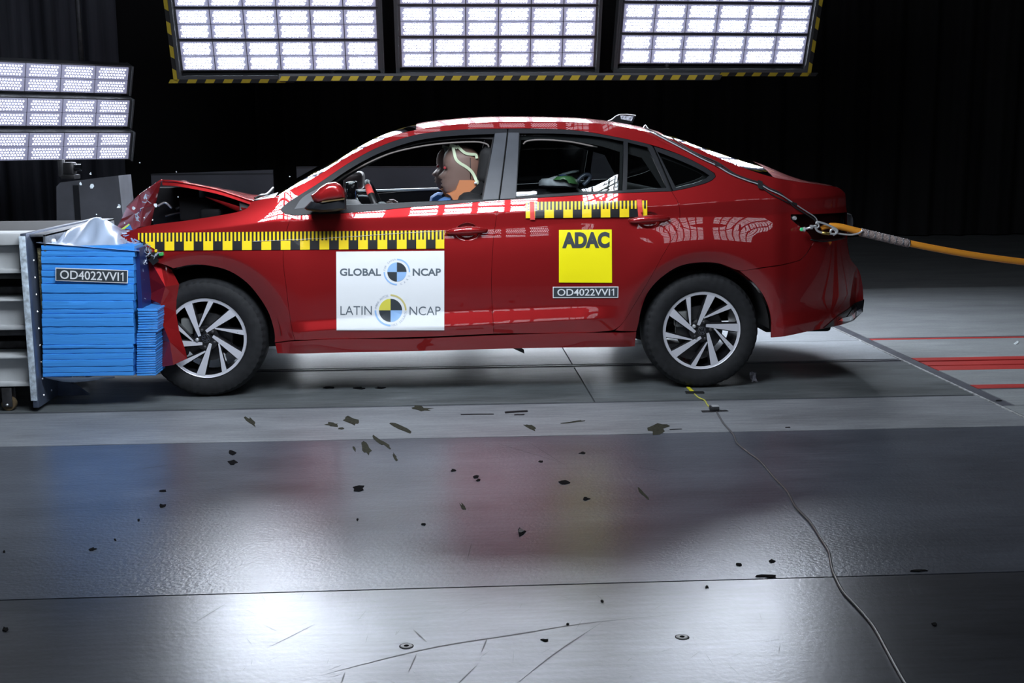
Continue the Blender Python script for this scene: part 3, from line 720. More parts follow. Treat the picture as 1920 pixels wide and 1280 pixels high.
# tail lamp opening: dark box with loose socket and wire
p = S([1483, 1588, 1589, 1526, 1505], [402, 398, 448, 453, 430]); q = p.copy(); q[:, 1] += .10
fs = [(0, 1, 6, 5), (1, 2, 7, 6), (2, 3, 8, 7), (3, 4, 9, 8), (4, 0, 5, 9), (5, 6, 7, 8, 9)]
part('lamp_recess', mesh('lamp_recess', list(p)+list(q), fs, mat('dark_red_cavity', (.05, .006, .008), rough=.5)), car)
p = atY(1584, 418, .32); part('lamp_housing', lathe('lamp_housing', [(0, -.03), (.05, -.025), (.06, .0), (.05, .03)], mat('grey_lamp_shell', (.10, .11, .13), rough=.5), 'X', 20, V3(p)), car)
p = S(1490, 409)[0]; part('lamp_socket', lathe('lamp_socket', [(0, -.012), (.008, -.012), (.012, 0), (.012, .03)], STEEL, 'Y', 14, (p[0], p[1], p[2])), car)
part('bare_wire', tube('bare_wire', catmull([S(1520, 449)[0], S(1545, 452)[0]+(0, -.01, 0), S(1575, 447)[0]+(0, -.02, 0), S(1583, 445)[0]], 6), .004, BLACK, 6), car)
# door handles
for (u0, v0, u1, v1) in ((837, 435, 913, 431), (1179, 414, 1254, 409)):
    a, b = S(u0, v0)[0], S(u1, v1)[0]; n = 15; pts, rad = [], []
    for i in range(n):
        t = i/(n-1); pts.append(a+(b-a)*t+np.array([0, -.012-.020*math.sin(PI*t)**.5, .006*math.sin(PI*t)])); rad.append(.004+.0155*math.sin(PI*min(max(t, .02), .98))**.45)
    part('door_handle', tube('door_handle', pts, rad, PAINT, 12, flat=1.05, up=(0, 0, 1)), car)
    a = a.copy(); pts2 = [np.array([q[0], CAR_W-q[1], q[2]]) for q in pts]; part('door_handle', tube('door_handle', pts2, rad, PAINT, 12, up=(0, 0, 1)), car)
# underbody, wheel wells
part('floor_pan', box('floor_pan', (.42, .22, .235), (2.2, CAR_W-.22, .32), INNER, .01), car)
part('rear_floor', box('rear_floor', (3.06, .28, .26), (3.45, CAR_W-.28, .42), INNER, .02), car)
part('engine_bay', box('engine_bay', (-.36, .30, .22), (.44, CAR_W-.30, .80), INNER, .02), car)
for xw, ra in zip(WX, ARCH):
    for s in (0, 1):
        y0, y1 = (.03, .36) if s == 0 else (CAR_W-.03, CAR_W-.36)
        a0 = .02 if xw > 1 else .02
        me = lathe('wheel_well', [(ra+.004, y0), (ra+.004, y1), (.02, y1)], INNER, 'Y', 28, (xw, 0, WZ), a0, PI-.02); part('wheel_well', me, car)
    part('axle', tube('axle', [(xw, .2, WZ), (xw, CAR_W-.2, WZ)], .03, DARKST, 8), car)
part('exhaust_pipe', tube('exhaust_pipe', catmull([(.5, .9, .17), (1.6, .9, .16), (2.2, .8, .18), (2.5, 1.2, .3)], 6), .028, DARKST, 10), car)
p = S([955, 975, 984, 983], [652, 652, 665, 657]); part('torn_flap', extrude_poly('torn_flap', [q+(0, .03, 0) for q in p], (0, .01, 0), BLACK), car)
# ------------------------------------------------------------------ wheels
def wheel(xw, a_wide, near=True):
    w = emptypart('wheel', car); yo = .018; c = (xw, 0, WZ)
    prof = [(.205, .05), (.212, .030), (.222, .016), (.245, .006), (.275, .005), (.297, .013), (.309, .030), (.3155, .058), (.316, .11), (.3155, .165), (.308, .195), (.285, .215), (.23, .21), (.205, .19)]
    def tread(i, k, r, h):
        if k in (5, 6) and i % 3 == 0: return r-.0035, h+.003
        return r, h
    def pl_(me, name, lab=None): part(name, me, w, lab)
    def yy(v): return yo+v
    pf = [(r, yy(h)) for r, h in prof]
    pl_(lathe('tyre', pf, RUBBER, 'Y', 150, c, rfun=tread, angle=30), 'tyre')
    pl_(lathe('rim_barrel', [(.213, yy(.028)), (.2115, yy(.022)), (.208, yy(.024)), (.199, yy(.030)), (.193, yy(.075)), (.188, yy(.19))], [ALLOY, ALLOYB], 'Y', 72, c, midx=[0, 0, 1, 1, 1]), 'rim')
    pl_(lathe('rim_ring', [(.2085, yy(.0235)), (.197, yy(.0265)), (.196, yy(.040))], [ALLOY, ALLOYB], 'Y', 72, c, midx=[0, 1]), 'rim_ring')
    def pol(r, a): return np.array([r*math.cos(math.radians(a)), r*math.sin(math.radians(a))])
    def spoke(a, hw, ri, da, wi, grow=0.0):
        pi, po = pol(ri, a+da), pol(.200, a); d = (po-pi)/np.linalg.norm(po-pi); n = np.array([-d[1], d[0]])
        out = [pi-n*(wi+grow)-d*grow*2, pi+n*(wi+grow)-d*grow*2]
        for k in np.linspace(1, -1, 5): out.append(pol(.1995, a+hw*k+(math.degrees(grow/.2)*np.sign(k))))
        return [(xw+q[0], WZ+q[1]) for q in out][::-1]
    def spoke3(a, hw, ri, da, wi):
        top_ = spoke(a, hw, ri, da, wi); bot = spoke(a, hw, ri, da, wi, .005); n = len(top_)
        rr = [math.hypot(p[0]-xw, p[1]-WZ)/.2 for p in top_]
        ft = [yy(.030-.006*r_) for r_ in rr]
        vs = [(p[0], f, p[1]) for p, f in zip(top_, ft)]+[(p[0], f+.007, p[1]) for p, f in zip(bot, ft)]+[(p[0], f+.04, p[1]) for p, f in zip(bot, ft)]
        fs = [tuple(range(n))]; mi = [0]
        for b in (0, n):
            for i in range(n): fs.append((b+i, b+n+i, b+n+(i+1) % n, b+(i+1) % n)); mi.append(1)
        return mesh('spoke', vs, fs, [ALLOY, ALLOYB], mi)
    for k in range(5):
        pl_(spoke3(a_wide+72*k, 6.4, .036, 46, .0075), 'spoke'); pl_(spoke3(a_wide-35+72*k, 4.0, .070, 40, .0035), 'spoke')
    pl_(lathe('hub', [(.0, yy(.028)), (.05, yy(.030)), (.066, yy(.036)), (.07, yy(.06)), (.06, yy(.12))], ALLOYB, 'Y', 40, c), 'hub')
    pl_(lathe('cap', [(.0, yy(.0225)), (.020, yy(.0225)), (.0235, yy(.0245)), (.0245, yy(.030))], ALLOYB, 'Y', 32, c), 'hub_cap')
    # emblem: ring with V over W
    def bar(p, q, t=.0016):
        p, q = np.array(p), np.array(q); d = (q-p)/np.linalg.norm(q-p); n = np.array([-d[1], d[0]])*t
        return prism('b', [(xw+x[0], WZ+x[1]) for x in (p+n, p-n, q-n, q+n)], yy(.0212), yy(.0226), CHROME)
    R0 = .0205; ta = math.radians(a_wide-76+8); rot = lambda p: (p[0]*math.cos(ta)-p[1]*math.sin(ta), p[0]*math.sin(ta)+p[1]*math.cos(ta))
    segs = [((-.0075, .0185), (0, .0030)), ((0, .0030), (.0075, .0185)), ((-.0165, .0115), (-.0065, -.0175)), ((-.0065, -.0175), (0, -.0025)), ((0, -.0025), (.0065, -.0175)), ((.0065, -.0175), (.0165, .0115))]
    ring = lathe('r', [(R0, yy(.0216)), (R0+.0022, yy(.0216)), (R0+.0022, yy(.024))], CHROME, 'Y', 32, c)
    pl_(merge('emblem', [ring]+[bar(rot(a), rot(b)) for a, b in segs]), 'emblem', 'chrome round emblem on the hub cap')
    for k in range(5):
        a = a_wide+1+72*k; p = pol(.048, a); odd = (k == 1)
        pl_(lathe('wheel_bolt', [(0, yy(.018)), (.005, yy(.018)), (.0085, yy(.020)), (.0095, yy(.026)), (.0105, yy(.034))], STEEL if odd else DARKST, 'Y', 12, (xw+p[0], 0, WZ+p[1])), 'wheel_bolt', 'bright locking bolt' if odd else None)
    pl_(lathe('brake_disc', [(.05, yy(.085)), (.128, yy(.085)), (.130, yy(.09)), (.13, yy(.11)), (.05, yy(.11))], mat('brake_iron', (.10, .10, .105), rough=.4, metal=.7, noise=.2), 'Y', 48, c), 'brake_disc')
    ca = math.radians(150); p = (xw+.118*math.cos(ca), WZ+.118*math.sin(ca))
    pl_(box('caliper', (p[0]-.035, yy(.06), p[1]-.045), (p[0]+.03, yy(.12), p[1]+.045), mat('caliper_iron', (.25, .26, .26), rough=.5, metal=.5), .012), 'brake_caliper')
    v = pol(.176, a_wide-105); pl_(tube('valve', [(xw+v[0], yy(.045), WZ+v[1]), (xw+v[0]*.95, yy(.025), WZ+v[1]*.95)], .003, DARKST, 6), 'valve')
    return w
wheel(WX[0], 115); wheel(WX[1], 76)
def farwheel(xw):
    w = emptypart('wheel', car); y0 = CAR_W-.018; c = (xw, 0, WZ)
    pf = [(.2, -.18), (.23, -.21), (.285, -.21), (.308, -.19), (.316, -.15), (.316, -.06), (.308, -.03), (.28, -.006), (.23, -.01), (.2, -.05)]
    part('tyre', lathe('tyre', [(r, y0+h) for r, h in pf], RUBBER, 'Y', 60, c), w)
    part('rim', lathe('rim', [(.2, y0-.18), (.19, y0-.1), (.02, y0-.08)], ALLOYB, 'Y', 40, c), w)
farwheel(WX[0]); farwheel(WX[1])
# ------------------------------------------------------------------ crushed front
def W3(u, v, y): return atY(u, v, y)
hood_near = [(W3(475, 376, .13)), (W3(440, 364, .13)), (W3(400, 352, .12)), (W3(335, 339.5, .11)), (W3(303, 337, .12))]
hn = catmull(hood_near, 4); K = len(hn); J = 14; P = np.zeros((K, J, 3)); r_ = np.random.default_rng(5)
for i in range(K):
    f = i/(K-1)
    for j in range(J):
        t = j/(J-1); y = hn[i, 1]+(CAR_W-.26)*t; P[i, j] = (hn[i, 0]-.10*math.sin(PI*t)*(1-f)-.05*t*f+.012*r_.normal()*f, y, hn[i, 2]-.10*t+.010*r_.normal()*f*(j > 0))
part('hood', gridmesh('hood', P, PAINT), car)
rim = hn.copy(); me = np.stack([rim, rim+(.005, -.006, -.028)], 1); part('hood_edge', gridmesh('hood_edge', me, PAINT), car)
part('hood_edge', tube('hood_edge', rim+(0, -.004, -.004), .006, PAINT, 6), car)
# inner bonnet strip lower down
st = catmull([W3(385, 368, .16), W3(420, 378, .15), W3(452, 388, .14), W3(462, 390, .13)], 4)
wd = np.linspace(.004, .05, len(st))[:, None]*np.array([[0, 0, -1.0]]); part('hood_hinge_strip', gridmesh('hood_hinge_strip', np.stack([st, st+wd, st+wd+(0, .02, 0)], 1), PAINT), car)
part('hinge', box('hinge', V3(W3(452, 393, .18)), V3(W3(470, 379, .14)+(0, .0, 0)), DARKST, .004), car)
# folded front half of the bonnet, three bent facets
A, A2, A3 = W3(303, 337, .08), W3(262, 365, .16), W3(238, 388, .22)
B1, B2, B3, B4 = W3(282, 424, .14), W3(262, 425, .28), W3(246, 432, .30), W3(216, 432, .42)
Mm = [W3(291, 385, .10), W3(268, 390, .21), W3(252, 400, .22), W3(228, 410, .34)]
vs = [A, A2, A3, *Mm, B1, B2, B3, B4]
part('hood_fold', mesh('hood_fold', vs, [(0, 4, 3), (0, 1, 4), (1, 5, 4), (1, 2, 5), (2, 6, 5), (3, 4, 8, 7), (4, 5, 9, 8), (5, 6, 10, 9)], PAINT), car, 'crumpled front half of the bonnet folded down')
part('fold_edge', tube('fold_edge', [A, W3(285, 349, .12), A2, A3], .004, PAINT, 6), car)
# crumpled wheel-arch skin
K0 = [W3(u, v, y) for u, v, y in ((276, 478, .02), (300, 490, .03), (322, 506, .055), (336, 533, .03), (331, 562, .02), (330, 585, .015), (336, 621, -.005), (348, 658, -.02), (351, 672, -.02),
      (325, 684, -.06), (300, 688, -.03), (296, 640, .02), (291, 590, .05), (272, 555, .06), (262, 510, .05), (310, 537, -.035), (301, 570, -.05), (318, 640, -.075), (306, 610, -.06))]
fs = [(0, 1, 15), (1, 2, 15), (2, 3, 15), (3, 4, 15), (4, 16, 15), (4, 5, 16), (5, 6, 18), (16, 5, 18), (6, 17, 18), (6, 7, 17), (7, 8, 17), (8, 9, 17), (9, 10, 17), (10, 11, 17), (11, 18, 17), (11, 12, 18), (12, 16, 18), (12, 13, 16), (13, 15, 16), (13, 14, 15), (14, 0, 15)]
o = part('crumpled_fender', mesh('crumpled_fender', K0, [f[::-1] for f in fs], PAINT), car, 'bent and creased lower corner of the front fender')
part('bumper_remnant', box('bumper_remnant', V3(W3(262, 690, .16)), V3(W3(318, 480, .14)+(0, .4, 0)), INNER, .03), car)
ENGB = mat('engine_black', (.005, .005, .006), rough=.85, spec=.15)  # plain near-black base shared by the engine bay pieces
# bits in the engine bay
for (u, v, y, sx, sz, m) in ((398, 402, .22, .05, .03, ENGB), (372, 392, .30, .09, .06, ENGB), (330, 385, .45, .12, .10, ENGB), (425, 388, .4, .07, .05, ENGB)):
    p = W3(u, v, y); part('engine_part', box('engine_part', p-(sx, .06, sz), p+(sx, .06, sz), m, .012), car)
for k, (pts, m) in enumerate((([(330, 392), (352, 382), (378, 378), (405, 383)], SATIN), ([(400, 400), (415, 388), (435, 384), (448, 388)], SATIN), ([(296, 386), (310, 380), (322, 390)], STEEL), ([(310, 405), (345, 398), (380, 404)], DARKST))):
    part('engine_hose', tube('engine_hose', catmull([W3(u, v, .26+.03*k) for u, v in pts], 6), .006 if k else .008, m, 6), car)
part('strut_tower', lathe('strut_tower', [(0, .80), (.05, .80), (.08, .76), (.085, .5)], INNER, 'Z', 20, (.12, .34, 0)), car)
part('engine_bay_wall', prism('engine_bay_wall', [(-.42, .5), (.46, .5), (.46, .93), (-.34, 1.06), (-.42, .95)], 1.40, 1.44, ENGB), car)
part('bulkhead', box('bulkhead', (.46, .16, .3), (.5, CAR_W-.16, .98), INNER, .01), car)
# cowl, wipers
part('cowl', box('cowl', V3(W3(476, 383, .14)), V3(W3(516, 373, .14)+(0, CAR_W-.28, 0)), BLACK, .008), car)
part('wiper', tube('wiper', catmull([W3(478, 372, .25), W3(490, 366, .3), W3(500, 364, .5), W3(512, 352, .85)], 6), .007, BLACK, 6), car)
# door mirror
def mirrorloop(px, y, s, c):
    return [W3(c[0]+(u-c[0])*s, c[1]+(v-c[1])*s, y) for u, v in px]
capo = [(582, 366), (590, 361), (599.6, 351), (613, 343), (629, 340.5), (638.5, 345), (646, 355), (648, 371), (628, 375), (607, 378), (598, 381), (590, 381), (585, 374)]
cc_ = (618, 362)
def loft(name, loops, m, capa=True, capb=True):
    n = len(loops[0]); vs = [p for l in loops for p in l]; fs = []
    for i in range(len(loops)-1):
        for k in range(n): fs.append((i*n+k, i*n+(k+1) % n, (i+1)*n+(k+1) % n, (i+1)*n+k))
    if capa: fs.append(tuple(range(n))[::-1])
    if capb: fs.append(tuple((len(loops)-1)*n+k for k in range(n)))
    me = mesh(name, vs, fs, m, smooth=True); me.set_sharp_from_angle(angle=math.radians(50)); return me
mir = emptypart('door_mirror', car)
part('mirror_cap', loft('mirror_cap', [mirrorloop(capo, y, s, cc_) for y, s in ((-.205, .45), (-.20, .75), (-.18, .93), (-.13, 1.0), (-.05, .97), (-.01, .85))], PAINT), mir)
low = [(583, 377), (597, 381.5), (628, 375.5), (649, 371.5), (650, 392), (630, 396), (600, 398), (575, 394), (570, 390)]
part('mirror_base', loft('mirror_base', [mirrorloop(low, y, s, (612, 386)) for y, s in ((-.19, .6), (-.175, .9), (-.12, 1.0), (-.04, .95), (.01, .8))], SATIN), mir)
part('indicator_strip', extrude_poly('indicator_strip', [W3(603, 379.5, -.20), W3(646, 374, -.195), W3(646, 371.5, -.195), W3(604, 377, -.20)], (0, .02, 0), mat('clear_amber', (.12, .08, .04), rough=.2)), mir)
part('mirror_glass', extrude_poly('mirror_glass', [W3(649, 352, -.12), W3(649, 374, -.12), W3(650, 374, -.03), W3(650, 352, -.03)], (.004, 0, 0), CHROME), mir)
fm = emptypart('door_mirror', car); q = S(618, 365)[0]
part('mirror_cap', box('mirror_cap', (q[0]-.10, CAR_W+.02, q[2]-.04), (q[0]+.07, CAR_W+.2, q[2]+.08), BLACK, .03, 3), fm)
# ------------------------------------------------------------------ cabin
def seat(x, y, rec=.16):
    s = emptypart('front_seat', car); ang = Matrix.Rotation(rec, 3, 'Y')
    part('cushion', box('cushion', (x-.52, y-.25, .36), (x+.02, y+.25, .52), INNER, .06, 3), s)
    part('backrest', box('backrest', (x-.06, y-.25, .45), (x+.10, y+.25, 1.06), INNER, .06, 3, rot=ang), s)
    part('headrest', box('headrest', (x+.10, y-.13, 1.10), (x+.22, y+.13, 1.30), INNER, .04, 3, rot=ang), s)
seat(1.36, .46); seat(1.40, 1.30)
b = emptypart('rear_seat', car)
part('cushion', box('cushion', (1.82, .2, .38), (2.3, CAR_W-.2, .56), INNER, .05, 3), b); part('backrest', box('backrest', (2.28, .2, .5), (2.46, CAR_W-.2, 1.08), INNER, .05, 3, rot=Matrix.Rotation(.3, 3, 'Y')), b)
part('parcel_shelf', box('parcel_shelf', (2.45, .22, .98), (3.0, CAR_W-.22, 1.0), INNER, .005), car)
part('dashboard', box('dashboard', (.48, .16, .66), (.74, CAR_W-.16, .97), INNER, .05, 3), car)
p = W3(660, 356, .75); part('dash_display', box('dash_display', p-(.03, .12, .05), p+(.03, .12, .05), GLOSSB, .015), car)
# steering wheel with tape
sc = W3(703, 372, .46); c0 = np.array([sc[0]+.035, .46, sc[2]-.08]); tl = math.radians(24)
e1, e2 = np.array([0, 1.0, 0]), np.array([-math.sin(tl), 0, math.cos(tl)])
ringp = [c0+.185*(math.cos(a)*e1+math.sin(a)*e2) for a in np.linspace(0, 2*PI, 41)[:-1]]
swp = emptypart('steering_wheel', car); part('rim', tube('rim', ringp, .018, BLACK, 10, closed=True), swp)
rp = [c0+.185*(math.cos(a)*e1+math.sin(a)*e2) for a in np.linspace(PI/2-.75, PI/2-.35, 7)]
tp = [c0+.185*(math.cos(a)*e1+math.sin(a)*e2) for a in np.radians(np.linspace(119, 141, 7))]
part('marker_tape', tube('marker_tape', tp, .020, REDTAPE, 10, caps=False), swp, 'red tape wound round the steering wheel rim'); part('hub', box('hub', c0-(.03, .07, .06), c0+(.03, .07, .06), BLACK, .02), swp)
for a in (0, PI): part('arm', tube('arm', [c0+.05*math.cos(a)*e1, c0+.18*math.cos(a)*e1], .014, BLACK, 6), swp)
# far door pull and grab handle, pale
p = [W3(u, v, CAR_W-.16) for u, v in ((663, 369), (668, 372), (672, 381), (674, 386))]; part('inner_door_handle', tube('inner_door_handle', catmull(p, 4), .008, mat('pale_trim', (.62, .72, .74)), 6), car)
p = [W3(u, v, CAR_W-.16) for u, v in ((656, 368), (680, 367), (700, 369))]; part('inner_door_handle', tube('inner_door_handle', catmull(p, 4), .006, mat('pale_trim', (.62, .72, .74)), 6), car)
# roof line of the far side, pale headliner edge
for pts in ([(600, 366), (652, 326), (720, 292), (775, 277), (830, 269), (890, 266), (912, 270), (917, 276)], [(981, 270), (990, 264), (1020, 262), (1070, 266), (1120, 276)]):
    part('headliner_edge', tube('headliner_edge', catmull([W3(u, v, .20) for u, v in pts], 6), .0045, mat('brown_grey_edge', (.16, .14, .13), rough=.7), 6), car)
# shark fin antenna and small hook
yc = .876
fin = [(1136, 229), (1147, 224), (1155, 217.5), (1163, 214.5), (1176, 214.5), (1192, 217), (1189, 224), (1186, 231), (1160, 231)]
lf = [[W3(u, v, yc+s*k) for u, v in fin] for s, k in ((-1, .02), (1, .02))]
n_ = len(fin); part('antenna_fin', mesh('antenna_fin', lf[0]+lf[1], [tuple(range(n_))[::-1], tuple(range(n_, 2*n_))]+[(i, (i+1) % n_, n_+(i+1) % n_, n_+i) for i in range(n_)], GLOSSB), car)
wh = [W3(u, v, yc-.024) for u, v in ((1163, 216), (1188, 218), (1184, 227), (1164, 223))]; part('antenna_print', mesh('antenna_print', wh, [(0, 3, 2, 1)], mat('mottled_silver', (.4, .43, .5), rough=.4, noise=.95, nscale=120)), car)
part('antenna_edge', tube('antenna_edge', [W3(u, v, yc-.02) for u, v in fin[:6]], .0035, STEEL, 6), car)
# ------------------------------------------------------------------ stickers and tape on the car
def decal(name, uv, faces, m, off=.004, parent=None, label=None, midx=None):
    a = np.array(uv, float); P = S(a[:, 0], a[:, 1], off); me = mesh(name, P, faces, m, midx, smooth=False)
    N = Sn(P[:, 0], P[:, 2])
    me.polygons.foreach_set('use_smooth', [True]*len(me.polygons)); me.normals_split_custom_set([V3(N[i]) for f in faces for i in f])
    return part(name, me, parent or car, label)
def quadgrid(q, nx, ny):
    q = np.array(q, float); uv, fs = [], []
    for j in range(ny+1):
        for i in range(nx+1):
            s, t = i/nx, j/ny; uv.append((q[0]*(1-s)+q[1]*s)*(1-t)+(q[3]*(1-s)+q[2]*s)*t)
    for j in range(ny):
        for i in range(nx): a = j*(nx+1)+i; fs.append((a, a+nx+1, a+nx+2, a+1))
    return uv, fs
def txt(s, quad, bold=0.0):
    """quad: TL, TR, BR, BL pixel corners"""
    v, f = text2d(s, bold); q = np.array(quad, float); sx, sy = v[:, 0]/v[:, 0].max(), 1-v[:, 1]/v[:, 1].max()
    uv = (q[0]*(1-sx)[:, None]+q[1]*sx[:, None])*(1-sy)[:, None]+(q[3]*(1-sx)[:, None]+q[2]*sx[:, None])*sy[:, None]
    return uv, f
def rect(x0, y0, x1, y1): return [(x0, y0), (x1, y0), (x1, y1), (x0, y1)]
def joined(items):
    uv, fs = [], []
    for a, f in items:
        b = len(uv); uv += [tuple(p) for p in a]; fs += [tuple(b+i for i in q) for q in f]
    return uv, fs
def fan(c, r0, r1, a0, a1, n=24):
    uv, fs = [], []
    for i in range(n+1):
        a = math.radians(a0+(a1-a0)*i/n); uv += [(c[0]+r0*math.cos(a), c[1]-r0*math.sin(a)), (c[0]+r1*math.cos(a), c[1]-r1*math.sin(a))]
    for i in range(n): fs.append((2*i, 2*i+1, 2*i+3, 2*i+2))
    return uv, fs
def arctext(s, c, r, a0, a1, h, inward=False):
    """letters along an arc; a0 angle of the first letter (deg, anticlockwise from 3 o'clock), baseline radius r"""
    out = []; n = len(s)
    for i, ch in enumerate(s):
        if ch == ' ': continue
        v, f = text2d(ch, 0); k = h/.73; v = (v-[v[:, 0].max()/2, 0])*k; a = math.radians(a0+(a1-a0)*i/(n-1))
        if not inward: e, nrm = np.array([math.sin(a), math.cos(a)]), np.array([math.cos(a), -math.sin(a)])
        else: e, nrm = np.array([-math.sin(a), -math.cos(a)]), np.array([-math.cos(a), math.sin(a)])
        o = np.array([c[0]+r*math.cos(a), c[1]-r*math.sin(a)]); out.append((o+v[:, :1]*e+v[:, 1:]*nrm, f))
    return joined(out)
po = decal('test_poster', *quadgrid([(630.3, 471.5), (833, 470), (833, 619), (631, 619)], 20, 36), WHITE, .005, label='white poster sheet on the front door with two round quartered targets')
decal('lettering', *txt('GLOBAL', rect(637.2, 503, 714.4, 516.8), .026), INKG, .0062, po, 'bold grey capitals'); decal('lettering', *txt('NCAP', rect(773.7, 503, 826.8, 516.8), .026), INKG, .0062, po, 'bold grey capitals')
decal('lettering', *txt('LATIN', rect(638.3, 573.5, 697.2, 590), -.004), INKG, .0062, po, 'thin grey capitals'); decal('lettering', *txt('NCAP', rect(767.9, 574.4, 826, 590.7), -.004), INKG, .0062, po, 'thin grey capitals')
g1, g2 = (744.2, 509.7), (732.3, 581.6)
decal('target_quarter', *joined([fan(g1, 0.01, 18, 90, 180), fan(g1, .01, 18, 270, 360)]), LBLUE, .0062, po, 'light blue quarters'); decal('target_quarter', *joined([fan(g1, .01, 18, 0, 90), fan(g1, .01, 18, 180, 270)]), INK, .0062, po)
decal('target_arc', *joined([fan(g1, 22.3, 25, 0, 90), fan(g1, 22.3, 25, 180, 270)]), LBLUE, .0062, po)
decal('target_quarter', *fan(g2, .01, 21.7, 90, 180), PYEL, .0062, po, 'yellow quarter'); decal('target_quarter', *fan(g2, .01, 21.7, 270, 360), LBLUE, .0062, po); decal('target_quarter', *joined([fan(g2, .01, 21.7, 0, 90), fan(g2, .01, 21.7, 180, 270)]), INK, .0062, po)
decal('target_arc', *fan(g2, 26.8, 30, 0, 90), SYEL, .0062, po); decal('target_arc', *fan(g2, 26.8, 30, 180, 270), LBLUE, .0062, po)
decal('lettering', *arctext('FOR SAFER', g1, 21.9, 171, 98, 3.6), GREYP, .0062, po); decal('lettering', *arctext('CARS', g1, 25.6, -70, -18, 3.8, True), GREYP, .0062, po)
decal('lettering', *arctext('PARA AUTOS', g2, 26, 170, 102, 4.2), GREYP, .0062, po); decal('lettering', *arctext('MÁS SEGUROS', g2, 30.4, -82, -6, 4.2, True), GREYP, .0062, po)
ad = decal('yellow_sign', *quadgrid([(1048, 431), (1147, 430), (1147.5, 530), (1048, 529.5)], 10, 16), ADACY, .005, label='bright yellow square sign on the rear door')
decal('lettering', *txt('ADAC', [(1054, 435), (1143, 434.5), (1143, 465), (1054, 465.5)], .06), INK, .0062, ad)
cs = decal('code_label', *quadgrid([(1036.5, 537.5), (1159.5, 537), (1159, 558), (1036.5, 558.5)], 10, 4), WHITE, .005, label='black code label with white border under the yellow sign')
decal('label_field', *quadgrid([(1038, 539), (1158, 538.5), (1157.6, 556.5), (1038, 557)], 10, 4), INK, .0056, cs); decal('lettering', *txt('OD4022VVI1', [(1045, 541.5), (1151.5, 541), (1151.5, 554), (1045, 554.5)], .012), LETW, .0066, cs)
def measuring_tape(x0, x1, top_, bot, period, phase, off, label, y0=None, jag=None):
    """top_/bot: px functions of u. 1 cm ticks over 5 cm blocks"""
    uv, fs, mi = [], [], []; tick = period/10; u = x0
    mid = lambda q: top_(q)*.5+bot(q)*.5
    def quad(a, b, t, bb, k):
        i = len(uv); uv.extend([(a, t(a)), (b, t(b)), (b, bb(b)), (a, bb(a))]); fs.append((i, i+3, i+2, i+1)); mi.append(k)
    k0 = int(math.floor((x0-phase)/tick)); k = k0
    while phase+k*tick < x1:
        a, b = max(x0, phase+k*tick), min(x1, phase+(k+1)*tick); blk = (k//5) % 2; odd = (k % 2)
        if b > a: quad(a, b, top_, mid, 1 if odd else 0); quad(a, b, mid, (lambda q: bot(q)) if not jag else (lambda q: min(bot(q), jag(q))), blk)
        k += 1
    return decal('measuring_tape', uv, fs, [YELLOW, TAPEBK], off, label=label, midx=mi)
lin = lambda a, b, c, d: (lambda u: b+(d-b)*(u-a)/(c-a))
measuring_tape(259, 833, lin(259, 436.5, 833, 431.5), lin(259, 470, 833, 466), 36.3, 308.6, .005, 'yellow and black measuring tape along front door and fender', jag=lambda u: 449+max(0, (u-259))*.58)
rt_ = measuring_tape(985, 1213.5, lin(985, 378.5, 1213, 375.5), lin(985, 409, 1213, 406.5), 35.2, 1021, .010, 'short yellow and black measuring tape on the rear door')
for q in ([(993.5, 378), (1001.5, 377.5), (1003, 412), (994, 412)], [(1194, 374), (1203, 374), (1206, 407), (1197, 407.5)]): decal('red_tape', *quadgrid(q, 2, 6), REDTAPE, .0115, rt_, 'red tape strip holding the measuring tape')
# pale line painting in the white glare along the creased film over the tape
part('film_glare_line', tube('film_glare_line', catmull([S(u, v, .007)[0] for u, v in ((474, 452.5), (530, 450), (600, 447), (680, 442), (760, 436.5), (832, 432.5))], 6), .0016, mat('film_glare_white', (.8, .82, .85), rough=.25), 6, flat=.5), car)
